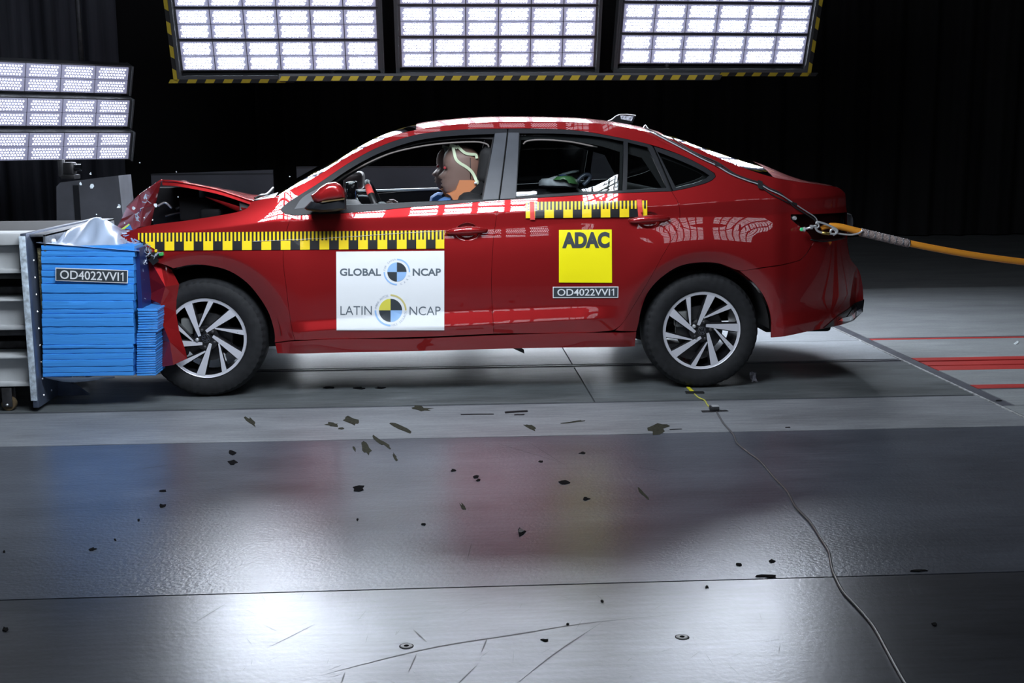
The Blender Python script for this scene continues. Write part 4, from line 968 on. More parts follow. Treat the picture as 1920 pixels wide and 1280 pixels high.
# ------------------------------------------------------------------ crash dummies
DSK = mat('dummy_face_vinyl', (.19, .125, .105), rough=.5, spec=.3); DOR = mat('dummy_orange_vinyl', (.52, .19, .075), rough=.45); DBK = mat('dummy_head_back', (.22, .12, .09), rough=.45)
DSH = mat('dummy_blue_shirt', (.05, .16, .42), rough=.8, noise=.2, nscale=40); DTAPE = mat('pale_green_tape', (.62, .72, .50), rough=.5); DNOSE = mat('green_grease', (.30, .42, .28), rough=.4)
HC = W3(862, 318, .46)
def headmesh(mats):
    pr = [(273, 0, 0, 2), (275, -10, 12, 30), (280, -20, 24, 52), (288, -27, 33, 66), (298, -30, 38, 74), (308, -30.5, 40, 77), (314, -29, 40.5, 77), (318, -28, 40, 76), (323, -30, 39.5, 74), (328, -31, 39, 72), (332, -31.5, 38, 70), (336, -31, 37, 68), (340, -33, 35, 66), (343, -32, 34, 64), (346, -33.5, 33, 62), (350, -31, 32, 58), (355, -31, 30, 52), (360, -26, 28, 46), (364, -12, 26, 40)]
    n = 40; vs, fs, mi = [], [], []; k = .00303
    for (y, f, b, w) in pr:
        z = HC[2]+(318-y)*k
        for i in range(n):
            a = 2*PI*i/n; c, s = math.cos(a), math.sin(a); X = (b if c > 0 else -f)*k*np.sign(c)*abs(c)**.85; Yy = w*.001*np.sign(s)*abs(s)**.9
            if c < 0:
                nose = math.exp(-((y-331)/4.0)**2)*9+max(0, 1-abs(y-325)/8)*4; X -= nose*k*math.exp(-(Yy/.011)**2)
                X += 5*k*math.exp(-((y-318)/3.5)**2)*math.exp(-((abs(Yy)-.031)/.014)**2)       # eye sockets
                X -= 2.2*k*(math.exp(-((y-340)/1.6)**2)+math.exp(-((y-345.5)/1.8)**2))*math.exp(-(Yy/.022)**2)
            vs.append((HC[0]+X, HC[1]+Yy, z))
    R = len(pr)
    for j in range(R-1):
        for i in range(n):
            f = (j*n+i, j*n+(i+1) % n, (j+1)*n+(i+1) % n, (j+1)*n+i); fs.append(f); xm = np.mean([vs[q][0] for q in f])-HC[0]; ym = np.mean([vs[q][1] for q in f])-HC[1]
            g = 2 if (xm < -.112 and abs(ym) < .018 and 8 <= j <= 10) else (1 if xm > .055 else 0); mi.append(g)
    fs.append(tuple((R-1)*n+i for i in range(n))); mi.append(0)
    return mesh('head', vs, fs, mats, mi, smooth=True)
def dummy(label, dark=False):
    d = root('crash_dummy', (float(HC[0])+.1, .46, .5), label, 'dummy', 'seated crash dummies')
    hd = part('head', headmesh([DSK, DBK, DNOSE]), d)
    for s in (-1, 1):
        p = np.array([HC[0]-.083, HC[1]+s*.034, HC[2]+.012]); part('eye', lathe('eye', [(0, -.006), (.007, -.0045), (.0085, 0), (.007, .0045), (0, .006)], mat('red_mark', (.35, .02, .025), rough=.6), 'Y', 12, V3(p)), hd, 'red paint mark over the eye')
    # seam of the skull cap
    sm = [np.array([HC[0]+.058, HC[1]-.0775*math.cos(t)-.0005, HC[2]+.055+.06*math.sin(t)]) for t in np.linspace(-.2, .2, 3)]
    part('cap_seam', tube('cap_seam', [np.array([HC[0]+.058, HC[1]-.066, HC[2]+.065]), np.array([HC[0]+.058, HC[1]-.0705, HC[2]+.02]), np.array([HC[0]+.058, HC[1]-.066, HC[2]-.05])], .0022, BLACK, 6), hd)
    # neck shield
    sh = [(860, 337), (880, 337), (895, 338), (901, 345), (897, 356), (892, 368), (889, 382), (850, 382), (846, 372), (842, 366), (836, 362.5), (846, 359), (853, 355), (857, 345)]
    def shl(y, s): return [W3(u, v, .46)+np.array([(872-u)*.003*(1-s), y, 0]) for u, v in sh]
    part('neck_shield', loft('neck_shield', [shl(-.072, .90), shl(-.06, .97), shl(0, 1.0), shl(.06, .97), shl(.072, .90)], DOR), d, 'orange vinyl neck shield')
    # torso, arms and legs as one grown surface
    sx, sz = float(W3(868, 388, .46)[0]), float(W3(868, 388, .46)[2]); J = {}
    J = dict(pel=((sx+.13, .46, .56), .13), wai=((sx+.10, .46, .70), .125), che=((sx+.05, .46, .86), .135), nek=((sx+.01, .46, sz-.03), .07), ntop=((sx+.005, .46, sz+.05), .05))
    for s, n in ((-1, 'l'), (1, 'r')):
        J['sho'+n] = ((sx+.02, .46+s*.19, sz-.07), .062); J['elb'+n] = ((sx-.10, .46+s*.25, .80), .045); J['wri'+n] = ((sx-.33, .46+s*.17, .92), .032)
        J['hip'+n] = ((sx+.06, .46+s*.09, .56), .085); J['kne'+n] = ((sx-.36, .46+s*.13, .64), .062); J['ank'+n] = ((sx-.62, .46+s*.12, .36), .042); J['toe'+n] = ((sx-.76, .46+s*.12, .40), .035)
    E = [('pel', 'wai'), ('wai', 'che'), ('che', 'nek'), ('nek', 'ntop')]
    for n in 'lr': E += [('che', 'sho'+n), ('sho'+n, 'elb'+n), ('elb'+n, 'wri'+n), ('pel', 'hip'+n), ('hip'+n, 'kne'+n), ('kne'+n, 'ank'+n), ('ank'+n, 'toe'+n)]
    ks = list(J); me = bpy.data.meshes.new('body'); me.from_pydata([J[k][0] for k in ks], [(ks.index(a), ks.index(b)) for a, b in E], [])
    o = bpy.data.objects.new('body', me); COL.objects.link(o); md = o.modifiers.new('s', 'SKIN'); md2 = o.modifiers.new('u', 'SUBSURF'); md2.levels = 1; md2.render_levels = 1
    for i, k in enumerate(ks): me.skin_vertices[0].data[i].radius = (J[k][1], J[k][1]); me.skin_vertices[0].data[i].use_root = (k == 'pel')
    bm_ = bpy.data.meshes.new_from_object(o.evaluated_get(bpy.context.evaluated_depsgraph_get())); bpy.data.objects.remove(o)
    bm_.materials.clear(); bm_.materials.append(DSH); bm_.polygons.foreach_set('use_smooth', [True]*len(bm_.polygons)); part('body', bm_, d)
    for s, n in ((-1, 'l'), (1, 'r')):      # hands: palm and five bent fingers round the wheel rim
        w_ = np.array(J['wri'+n][0]); hm = [box('p', w_+(-.085, -.018, -.035), w_+(-.005, .018, .035), DSK, .012)]
        for q in range(4):
            b_ = w_+np.array([-.083, 0, -.027+.018*q]); L_ = (.058, .068, .064, .050)[q]
            hm.append(tube('f', [b_, b_+(-.45*L_, -s*.012, .002), b_+(-.62*L_, -s*.035, .003), b_+(-.40*L_, -s*.052, .003)], [.0095, .0088, .008, .0065], DSK, 8))
        b_ = w_+np.array([-.035, 0, .034]); hm.append(tube('t', [b_, b_+(-.025, -s*.012, .018), b_+(-.05, -s*.03, .018)], [.011, .010, .008], DSK, 8))
        part('hand', merge('hand', hm), d)
    co_ = [(818, 379), (826, 373), (834, 369.5), (845, 371), (849, 380), (850, 392), (815, 394)]
    part('shirt', loft('shirt', [[W3(833+(u-833)*q, 380+(v-380)*q, .46)+np.array([0, yy, 0]) for u, v in co_] for yy, q in ((-.13, .7), (-.10, .95), (0, 1), (.10, .95), (.13, .7))], DSH), d, 'light blue shirt at the shoulder')
    # belt, straps
    def ribbon(name, px, wd, m, y=None, par=d):
        pts = np.array([W3(u, v, yy) for u, v, yy in px]); pts = catmull(pts, 5); T = np.gradient(pts, axis=0); n = np.cross(T, np.array([0, 1.0, 0.15])); n /= np.linalg.norm(n, axis=1)[:, None]
        P = np.stack([pts-n*wd, pts+n*wd, pts+n*wd+(0, .003, 0), pts-n*wd+(0, .003, 0), pts-n*wd], 1); return part(name, gridmesh(name, P, m, smooth=False), par)
    ribbon('shoulder_belt', [(908, 344, .33), (895, 358, .35), (880, 371, .36), (865, 384, .35), (845, 402, .36)], .024, INNER)
    hs = hd
    ribbon('paper_strap', [(849, 273, .39), (851, 283, .385), (855, 298, .380), (863, 306, .379), (873, 312, .378), (882, 319, .379), (888, 327, .381), (893, 338, .38), (899, 348, .38)], .008, DTAPE, par=hs)
    ribbon('paper_strap', [(857, 273, .40), (865, 281, .385), (873, 287, .384), (883, 289, .39), (892, 290, .395), (894, 297, .40)], .0075, DTAPE, par=hs)
    ribbon('paper_strap', [(843, 272, .40), (851, 274, .392), (858, 277, .39)], .009, DTAPE, par=hs)
    for u, v in ((892, 343), (899, 339)): p = W3(u, v, .375); part('strap_buckle', box('strap_buckle', p-(.008, .004, .006), p+(.008, .004, .006), STEEL, .002), hs)
    return d
d0 = dummy('driver crash dummy with orange neck shield and pale paper straps, seated behind the steering wheel')
def copytree(o, parent=None):
    c = o.copy(); COL.objects.link(c)
    if parent is not None: c.parent = parent; c.matrix_parent_inverse = o.matrix_parent_inverse.copy()
    for ch in list(o.children): copytree(ch, c)
    return c
d1 = copytree(d0); pc = W3(846, 315, 1.30); d1.location = d0.location+Vector((float(pc[0]-HC[0]), 1.30-.46, float(pc[2]-HC[2]))); d1['label'] = 'passenger crash dummy in shade on the far front seat, half hidden behind the driver'
# object on the rear seat
r = root('child_seat', V3(W3(1052, 368, .55)), 'grey cloth child seat with rounded green and blue top behind the middle pillar', 'child seat')
CGR = mat('grey_seat_cloth', (.6, .61, .64), rough=.9, noise=.12, nscale=30); CGN = mat('green_shell', (.10, .26, .09), rough=.3, coat=.4); CBL = mat('dark_blue_shell', (.04, .06, .20), rough=.3)
def blob(name, px, y, dep, m, par, sc=.6):
    c = np.mean(px, 0); L = []
    for k, s in ((-1, .35), (-.9, .7), (-.6, .9), (0, 1), (.6, .9), (.9, .7), (1, .35)): L.append([W3(c[0]+(u-c[0])*(s if abs(k) > .5 else 1), c[1]+(v-c[1])*(.5+.5*s), y+k*dep) for u, v in px])
    return part(name, loft(name, L, m), par)
blob('padding', [(1010, 348), (1011, 339), (1016, 335), (1028, 334), (1040, 330), (1062, 328), (1076, 334), (1086, 345), (1084, 352), (1050, 352), (1020, 351)], .5, .16, CGR, r)
blob('shell', [(1030, 337), (1040, 331), (1056, 328), (1072, 330), (1083, 337), (1086, 346), (1078, 347), (1068, 339), (1052, 335), (1040, 336)], .44, .13, CGN, r)
blob('shell_top', [(1046, 330), (1052, 327.2), (1060, 327.2), (1065, 329.5), (1056, 331)], .40, .05, CBL, r)
blob('seat_shell', [(985, 368), (1000, 356), (1020, 350), (1060, 347), (1080, 350), (1092, 358), (1100, 370), (1095, 380), (990, 380)], .62, .2, SATIN, r)
part('carry_handle', tube('carry_handle', catmull([W3(u, v, .55) for u, v in ((1080, 344), (1090, 332), (1100, 327), (1107, 330), (1104, 337), (1094, 347))], 5), .012, mat('dark_blue_grey_frame', (.10, .12, .17), rough=.25, coat=.5), 8), r)

# ------------------------------------------------------------------ crash barrier
YB_ = -.20
STW = mat('white_steel_paint', (.52, .54, .55), rough=.5, noise=.10, nscale=6); FLK = mat('flaking_blue_white_paint', (.55, .64, .72), rough=.6, noise=.45, nscale=40); PLT = mat('blue_grey_plate', (.10, .125, .18), rough=.38, metal=.4, noise=.25, nscale=10)
GALV = mat('galvanised_steel', (.20, .215, .235), rough=.42, metal=.6, noise=.35, nscale=30)
tro = root('barrier_trolley', (-1.3, .4, 0), 'white steel trolley with stacked beams and a bolted backing plate behind the blue barrier', 'trolley')
xp0 = float(atY(36, 440, -.25)[0]); xp1 = float(atY(49, 440, -.25)[0]); zt = float(atY(42, 438, -.25)[2])
part('backing_plate', box('backing_plate', (xp0+.004, -.25, .022), (xp1, 1.06, zt), PLT, .003), tro)
part('plate_edge', box('plate_edge', (xp0-.002, -.258, .06), (xp1-.004, -.2505, zt-.012), FLK, .002), tro, 'front edge of the backing plate in flaking white paint')
bx = xp1
part('top_angle', merge('top_angle', [box('a', (bx+.001, -.20, zt-.02), (bx+.075, 1.05, zt-.008), GALV, .002), box('a', (bx+.063, -.20, zt-.095), (bx+.075, 1.05, zt-.008), GALV, .002)]), tro)
for i, y in enumerate((-.10, .03, .16, .40, .62, .85)):
    part('bolt', lathe('bolt', [(0, .018), (.008, .018), (.013, .012), (.014, 0)], STEEL, 'X', 6, (bx+.075, y, zt-.05-.012*(i % 2))), tro)
rv_ = [lathe('r', [(0, .004), (.004, .004), (.006, 0)], STEEL, 'X', 6, (bx, y, z)) for y in (-.17, -.05, .3) for z in np.linspace(.07, zt-.14, 9)]
part('rivets', merge('rivets', rv_), tro, kind='stuff')
def zat(v): return float(atY(20, v, -.2)[2])
for (a, b, c, d_) in ((438, 463, 465, 512), (561, 568, 569, 618), (666, 675, 676, 724)):
    x0 = -3.0; x1 = xp0+.002
    part('beam', merge('beam', [box('f', (x0, -.22, zat(b-4)), (x1, .02, zat(a)), STW, .004), box('w', (x0, -.17, zat(d_-6)), (x1, -.13, zat(b-2)), STW), box('f', (x0, -.21, zat(d_)), (x1, .02, zat(d_-8)), STW, .004)]), tro)
for (a, b) in ((514, 530), (545, 560), (622, 640), (650, 664)): part('rail', box('rail', (-3.0, -.02, zat(b)), (xp0, .04, zat(a)), DARKST, .004), tro)
part('rear_frame', box('rear_frame', (-3.0, .06, .12), (xp0, .9, zat(440)), mat('near_black_frame', (.02, .02, .021), rough=.7)), tro)  # solid box behind the beams in one even near-black colour
for u, v, y in ((18, 753, -.19), (18, 753, .7)):
    c = atY(u, 756, y); cr = max(.02, float(c[2])); w_ = emptypart('caster', tro)
    part('wheel', lathe('wheel', [(0, -.022), (cr*.5, -.022), (cr*.95, -.02), (cr, -.012), (cr, .012), (cr*.95, .02), (0, .022)], mat('brown_caster', (.12, .085, .045), rough=.5), 'Y', 24, (c[0], y, cr)), w_)
    for s in (-1, 1): part('fork', box('fork', (c[0]-.025, y+s*.027-.004, cr-.012), (c[0]+.025, y+s*.027+.004, zat(726)), DARKST, .003), w_)
    part('axle', tube('axle', [(c[0], y-.04, cr), (c[0], y+.04, cr)], .006, STEEL, 8), w_)
part('foot_wedge', extrude_poly('foot_wedge', [(bx, .05, .02), (bx+.16, .05, .02), (bx, .05, .14)], (0, .03, 0), PLT), tro)

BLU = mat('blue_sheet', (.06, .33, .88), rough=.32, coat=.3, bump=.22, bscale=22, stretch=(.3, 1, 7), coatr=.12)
BLUD = mat('blue_sheet_fine', (.06, .33, .88), rough=.32, coat=.3, bump=.5, bscale=40, stretch=(.4, 1, 6), coatr=.15)
bar = root('crash_barrier', (float(atY(165, 700, YB_)[0]), .3, .15), 'blue layered honeycomb crash barrier block pressed against the front of the red car', 'barrier')
seam = [460.5, 470.7, 481, 495, 507, 519, 532, 549, 564, 579, 587.5, 596, 612, 626, 646, 653, 662.5, 674, 687, 698, 705.5]
xl0, xr0 = float(atY(78.5, 470, YB_)[0]), float(atY(253, 475, YB_)[0]); xl1, xr1 = float(atY(79.5, 700, YB_)[0]), float(atY(249, 700, YB_)[0])
rr = np.random.default_rng(11); zs_ = [float(atY(165, v, YB_)[2]) for v in seam]; tilt_ = .008
for i in range(len(seam)-1):
    f = (i+.5)/(len(seam)-1); x0 = xl0+(xl1-xl0)*f; x1 = xr0+(xr1-xr0)*f+rr.normal()*.002
    za, zb = zs_[i]-.0006, zs_[i+1]+.0006; dy = rr.uniform(-.004, .004); n = 12; P = []
    # front skin bowed a little between its edges, sagging slightly to the car
    xs = np.linspace(x0, x1, n); prof = [(za, 0.003), (za-.0015, 0), (za-(za-zb)*.5, -.0012), (zb+.0015, 0), (zb, .003)]
    vs = []; fs = []
    for j, x in enumerate(xs):
        sag = -.010*((x-x0)/(x1-x0)-.5)*(1-f)+rr.normal()*.0005
        for z, yy in prof: vs.append((x, YB_+dy+yy+rr.normal()*.0006, z+sag))
        vs.append((x, .8, zb+sag)); vs.append((x, .8, za+sag))
    q = 7
    for j in range(n-1):
        for k in range(q): fs.append((j*q+k, (j+1)*q+k, (j+1)*q+(k+1) % q, j*q+(k+1) % q)[::-1])
    fs.append(tuple(range(q))[::-1]); fs.append(tuple((n-1)*q+k for k in range(q)))
    me = mesh('blue_layer', vs, fs, BLU, smooth=True); me.set_sharp_from_angle(angle=math.radians(35)); part('blue_layer', me, bar)
def fineblock(name, u0, u1, v0, v1, n, lab):
    L = []
    for i in range(n):
        a, b = v0+(v1-v0)*i/n, v0+(v1-v0)*(i+1)/n; A, B = atY(u0, b, YB_), atY(u1, a, YB_); dy = rr.uniform(-.003, .003)
        L.append(box('l', (A[0]+rr.uniform(-.002, .002), YB_+.02+dy, A[2]+.0006), (B[0]+rr.uniform(-.002, .002), .75, B[2]-.0004), BLUD, .0015, 1))
    return part(name, merge(name, L), bar, lab, kind='stuff')
fineblock('bumper_element', 256.5, 294, 580, 624.5, 9, 'upper bumper element in thin blue layers'); fineblock('bumper_element', 254.5, 290, 625.5, 706, 18, 'lower bumper element in thin blue layers')
A, B = atY(258, 580, YB_+.02), atY(294, 572, YB_+.02); part('element_lid', extrude_poly('element_lid', [atY(257, 580, YB_+.02), atY(294, 579, YB_+.02), atY(289, 573, YB_+.2), atY(262, 571, YB_+.2)], (0, 0, .003), BLUD), bar)
CORE = mat('honeycomb_core', (.20, .18, .10), rough=.5, metal=.5, noise=.6, nscale=60, bump=.8, bscale=90)
part('core', box('core', (xl0-.035, YB_+.03, .20), (xl0-.002, .75, zs_[0]-.01), CORE, .004), bar)
part('mount_sheet', gridmesh('mount_sheet', np.array([[atY(u, v, YB_+.005), atY(u, v, YB_+.5)] for u, v in ((66, 450), (70, 470), (75, 505), (78.5, 540), (78, 620), (78.5, 700))]), GALV), bar)
part('edge_sheet', gridmesh('edge_sheet', np.array([[atY(u, v, YB_+.012), atY(u+1, v, YB_+.5)] for u, v in ((253.5, 580), (257, 600), (254.5, 625), (252, 660), (251, 700))]), GALV), bar)
# tall dark side of the block next to the car
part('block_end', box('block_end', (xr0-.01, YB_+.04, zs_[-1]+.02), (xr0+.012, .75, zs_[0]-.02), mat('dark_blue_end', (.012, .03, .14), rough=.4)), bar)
# film on top
FILM = mat('silvery_blue_film', (.62, .76, 1.0), rough=.26, metal=.3, coat=.4, bump=.06, bscale=9)
ridge = np.array([(60, 452), (80, 449), (100, 443), (130, 430), (160, 415), (185, 408), (205, 415), (225, 429), (240, 437), (262, 448)], float)
nu, nt = 46, 22; P = np.zeros((nu, nt, 3)); rr = np.random.default_rng(3)
for i in range(nu):
    u = 68+(262-68)*i/(nu-1); fr = 455+(471-455)*(u-68)/194; rd = np.interp(u, ridge[:, 0], ridge[:, 1])
    a = atY(u, fr, YB_-.008); b = atY(u, rd, .16)
    for j in range(nt):
        t = j/(nt-1)*1.5
        if t <= 1: s = t**1.0; p = a*(1-s)+b*s; h = math.sin(PI*t/2); p = np.array([p[0], p[1], a[2]+(b[2]-a[2])*(.35*t+.65*t*t*(3-2*t))])
        else: p = b+(np.array([0, .35*(t-1)*2, -(b[2]-a[2])*(t-1)*1.4]))
        w_ = min(1, 3*t); p = p+np.array([0, 0, w_*(.006*math.sin(u*.09+4*t)+.004*math.sin(u*.19-6*t))]); P[i, j] = p
part('cover_film', gridmesh('cover_film', P, FILM), bar, 'crumpled silvery blue film bulging up from the top of the barrier')
P = np.array([[atY(u, v, YB_-.004), atY(u, v2, YB_+.02), atY(u, v3, YB_+.10)] for u, v, v2, v3 in ((84, 706.5, 708, 705), (100, 707, 712, 707), (118, 707, 715.5, 708), (140, 707, 716.5, 708), (165, 707, 714.5, 708), (190, 706.5, 711, 707), (215, 706, 707.5, 705))])
part('bottom_film', gridmesh('bottom_film', P, FILM), bar)
# label
q = [(104, 501.5), (240, 506.5), (239.5, 531), (104, 526)]; yl = YB_-.012
lb = part('code_label', extrude_poly('code_label', [atY(u, v, yl) for u, v in q[::-1]], (0, .003, 0), WHITE), bar, 'black code label with white border on the blue layers')
cq = np.mean(q, 0); part('label_field', extrude_poly('label_field', [atY(cq[0]+(u-cq[0])*.978, cq[1]+(v-cq[1])*.87, yl-.0016) for u, v in q[::-1]], (0, .001, 0), INK), lb)
uv, f = txt('OD4022VVI1', [(112.5, 506.2), (231.5, 510.6), (231.5, 527), (112.5, 522.6)], .012); a = np.array(uv); part('lettering', mesh('lettering', atY(a[:, 0], a[:, 1], yl-.0032), f, LETW), lb)
uv, f = txt('2022', [(80, 451), (113, 445), (111, 453), (83, 456)], 0); a = np.array(uv)[:, :]; 
# broken lamp unit at the corner of the car
GRN = mat('green_circuit', (.05, .42, .10), rough=.4)
lu = emptypart('broken_lamp', car)
for (u, v, w_, h_, m) in ((303, 476, 8, 7, GRN), (282, 473, 4, 13, GALV), (293, 470, 4, 6, YELLOW), (290, 478, 16, 12, BLACK), (278, 481, 9, 3, DARKST), (272, 470, 10, 14, BLACK), (298, 480, 6, 5, SATIN), (268, 458, 8, 8, BLACK)):
    p0, p1 = atY(u-w_/2, v+h_/2, -.02), atY(u+w_/2, v-h_/2, -.02); part('lamp_fragment', box('lamp_fragment', np.minimum(p0, p1)+(0, rr.uniform(-.02, .0), 0), np.maximum(p0, p1)+(0, .02, 0), m, .003, 1, rot=Matrix.Rotation(rr.uniform(-.3, .3), 3, 'Y')), lu)
part('black_patch', extrude_poly('black_patch', [atY(u, v, -.035) for u, v in ((277, 486), (287, 497.5), (298, 489), (294, 482), (284, 483))], (0, .004, 0), SATIN), car)
part('plastic_shard', extrude_poly('plastic_shard', [atY(u, v, .02) for u, v in ((226, 430), (236, 429), (248, 431), (243, 421), (240, 419.5))], (0, .01, 0), mat('blue_shard', (.05, .22, .55), rough=.3)), car, 'blue and yellow torn plastic shard'); part('plastic_shard', extrude_poly('plastic_shard', [atY(u, v, .018) for u, v in ((226, 430), (234, 429), (241, 423), (243, 421), (242, 419.3), (233, 425))], (0, .008, 0), mat('lime_shard', (.6, .72, .1), rough=.4)), car)
# torn clear film shreds round the crushed corner
vs, fs = [], []
rr = np.random.default_rng(21)
for k in range(64):
    if k < 40: u0, v0 = rr.uniform(228, 292), 0; v0 = 446+(u0-228)*.55+rr.uniform(-16, 18); y = rr.uniform(-.07, -.02)
    elif k < 52: u0, v0, y = rr.uniform(258, 268), rr.uniform(470, 555), -.10
    else: u0, v0, y = rr.uniform(254, 276), rr.uniform(362, 422), .10; v0 = 420-(u0-245)*1.6+rr.uniform(-8, 8)
    a = rr.uniform(-2.2, .9); L = rr.uniform(4, 13); p = np.array(atY(u0, v0, y)); dr = np.array([math.cos(a), rr.uniform(-.6, .2), math.sin(a)])*L*.0029; wd = np.array([math.sin(a), .4, -math.cos(a)])*rr.uniform(.0015, .005); b = len(vs); cv = rr.normal(size=3)*.008
    vs += [p-wd, p+wd, p+dr*.5+wd+cv, p+dr*.5-wd+cv, p+dr+wd*.4, p+dr-wd*.4]; fs += [(b, b+1, b+2, b+3), (b+3, b+2, b+4, b+5)]
part('torn_film', mesh('torn_film', vs, fs, mat('clear_shreds', (.55, .60, .70), rough=.15, metal=.3)), car, 'torn clear film shreds at the crushed corner', kind='stuff')
# flying splinters
SPL = mat('pale_splinter', (.75, .82, .85), rough=.3)
def splinter(u, v, y, s, label, grp='flying splinters'):
    c = np.array(atY(u, v, y)); n = 6; pts = [c+np.array([math.cos(k*PI/3+.3*rr.normal())*s*.003*(1+.4*rr.normal()*.5), rr.normal()*.003, math.sin(k*PI/3)*s*.0034]) for k in range(n)]
    b = c+np.array([0, .006, 0]); f = [tuple(range(n))]+[(k, n, (k+1) % n) for k in range(n)]
    link('splinter', mesh('splinter', [p-c for p in pts]+[b-c], f, SPL), label=label, cat='splinter', group=grp, loc=V3(c))
splinter(223, 386, .1, 3.2, 'largest pale splinter in the air beside the folded bonnet edge'); splinter(172, 349, .3, 4.2, 'pale splinter in the air before the grey padded block, lower of two'); splinter(151, 344, .3, 3.0, 'pale splinter in the air before the grey padded block, upper of two')
splinter(250, 390, .05, 3, 'pale splinter just in front of the dark red bonnet fold'); splinter(170, 325, .3, 2.2, 'small splinter above the padded block, under the lamp stack'); splinter(292, 385, .05, 3.2, 'pale splinter before the dark gap under the raised bonnet')
for u, v, lb_ in ((262, 305, 'high above the folded bonnet'), (331, 322, 'just above the bonnet peak'), (181, 402, 'above the silvery film bulge'), (234, 418, 'above the blue and yellow shard'), (270, 408, 'on the lower fold of the bonnet'), (286, 412, 'at the lower corner of the bonnet gap'), (334, 369, 'inside the dark bonnet gap'), (543, 331, 'before the foot of the windscreen pillar')): splinter(u, v, .1, 1.1, 'tiny pale speck of debris flying '+lb_, 'tiny flying specks')

# ------------------------------------------------------------------ cables and tow rope
CABW = mat('pale_cable', (.34, .36, .39), rough=.35); CABK = mat('black_cable', (.02, .02, .022), rough=.4)
rc = root('sensor_cable', (2.6, .2, 1.2), 'thin black and white cable pair taped along the rear roof pillar', 'cable')
path = [(1210, 243), (1228, 251), (1251, 263), (1285, 281), (1315, 297), (1343, 310), (1368, 325), (1400, 338), (1425, 346), (1443, 356), (1465, 366), (1490, 382), (1510, 395), (1527, 406), (1532, 413), (1532, 419)]
def onside(px, off): a = np.array(px, float); return S(a[:, 0], a[:, 1], off)
part('white_strand', tube('white_strand', catmull(onside(path, .012), 5), .0032, CABW, 8), rc); part('black_strand', tube('black_strand', catmull(onside([(u-1, v-3.5) for u, v in path[:11]]+[(u-2, v+4) for u, v in path[11:]], .010), 5), .004, CABK, 8), rc)
part('black_strand', tube('black_strand', catmull(onside([(1258, 257), (1300, 284), (1345, 304), (1380, 327), (1420, 346), (1450, 366), (1480, 381)], .009), 5), .003, CABK, 8), rc)
for (u, v, w_, h_) in ((1347, 309, 13, 9), (1425.5, 346, 9, 18), (1490, 382, 9, 8)):
    uv, f = quadgrid([(u-w_/2, v-h_/2), (u+w_/2, v-h_/2+3), (u+w_/2, v+h_/2), (u-w_/2, v+h_/2-3)], 2, 2); a = np.array(uv); part('black_tape', mesh('black_tape', S(a[:, 0], a[:, 1], .0175), f, TAPEBK), rc)
part('wire_hook', tube('wire_hook', catmull([W3(u, v, .32) for u, v in ((1206, 240), (1210, 234.5), (1214, 240), (1218, 244), (1228, 250))], 5), .003, STEEL, 6), rc)
ORG = mat('orange_rope_sheath', (.85, .33, .03), rough=.45); SLV = mat('grey_woven_sleeve', (.38, .30, .28), rough=.6, noise=.5, nscale=140, bump=.8, bscale=160)
tr = root('tow_rope', V3(W3(1700, 455, .02)), 'orange tow rope with grey woven grip and steel hook at the rear of the car', 'rope')
rp = catmull([W3(u, v, .0) for u, v in ((1540, 428), (1556, 424), (1575, 425), (1600, 431), (1640, 441), (1700, 455), (1760, 467), (1830, 479), (1920, 491), (2050, 505), (2300, 525))], 8)
part('rope', tube('rope', rp, [.012 if i < 8 else .0175 for i in range(len(rp))], ORG, 12), tr)
part('grip_sleeve', tube('grip_sleeve', catmull([W3(u, v, .0) for u, v in ((1613, 435), (1640, 441.5), (1670, 448.5), (1704, 456.5))], 6), .0215, SLV, 12), tr)
for k in (0, 1):
    pts = []
    for i in range(60):
        t = i/59; c = W3(1613+91*t, 435+21.5*t, 0); a = (1 if k else -1)*t*2*PI*7; pts.append(c+np.array([0, -.022*math.cos(a), .022*math.sin(a)]))
    part('sleeve_strand', tube('sleeve_strand', pts, .0022, GALV, 5), tr)
part('shackle', tube('shackle', catmull([W3(u, v, -.03) for u, v in ((1530, 417), (1537, 416.5), (1560, 425), (1570, 432), (1566, 438), (1555, 438), (1537, 435), (1530, 429), (1529, 422))], 5), .0062, STEEL, 8, closed=False), tr)
part('shackle_sleeve', tube('shackle_sleeve', [W3(1541, 436, -.03), W3(1555, 438.4, -.03)], .0085, mat('brass', (.55, .42, .12), rough=.3, metal=.9), 8), tr)
part('thimble', tube('thimble', catmull([W3(u, v, -.03) for u, v in ((1557, 437), (1558, 431), (1564, 430), (1568, 436), (1562, 441))], 5), .006, STEEL, 8), tr)
part('wire_tail', tube('wire_tail', catmull([W3(u, v, -.025) for u, v in ((1566, 436), (1580, 439), (1596, 440), (1610, 437), (1618, 432))], 5), .005, STEEL, 8), tr)
part('eye_bolt', tube('eye_bolt', [W3(1508, 430, -.02), W3(1520, 426, -.03), W3(1531, 423, -.03)], .0065, STEEL, 8), tr); part('eye_ring', tube('eye_ring', catmull([W3(u, v, -.03) for u, v in ((1529, 418), (1534, 420), (1535, 425), (1529, 427), (1526, 422))], 5), .005, STEEL, 8), tr)
p = W3(1521, 425.5, -.03); part('nut', lathe('nut', [(0, -.008), (.013, -.006), (.013, .006), (0, .008)], STEEL, 'X', 6, V3(p)), tr); p = W3(1507, 430, -.02); part('bolt_head', lathe('bolt_head', [(0, -.006), (.012, -.005), (.014, .006), (0, .008)], STEEL, 'X', 12, V3(p)), tr)
p = W3(1503, 430, -.025); part('marker_dot', lathe('marker_dot', [(0, -.006), (.008, -.005), (.0105, .0), (.008, .004)], mat('mint_green', (.10, .72, .30), rough=.4), 'Y', 14, V3(p)), tr, 'mint green round marker')
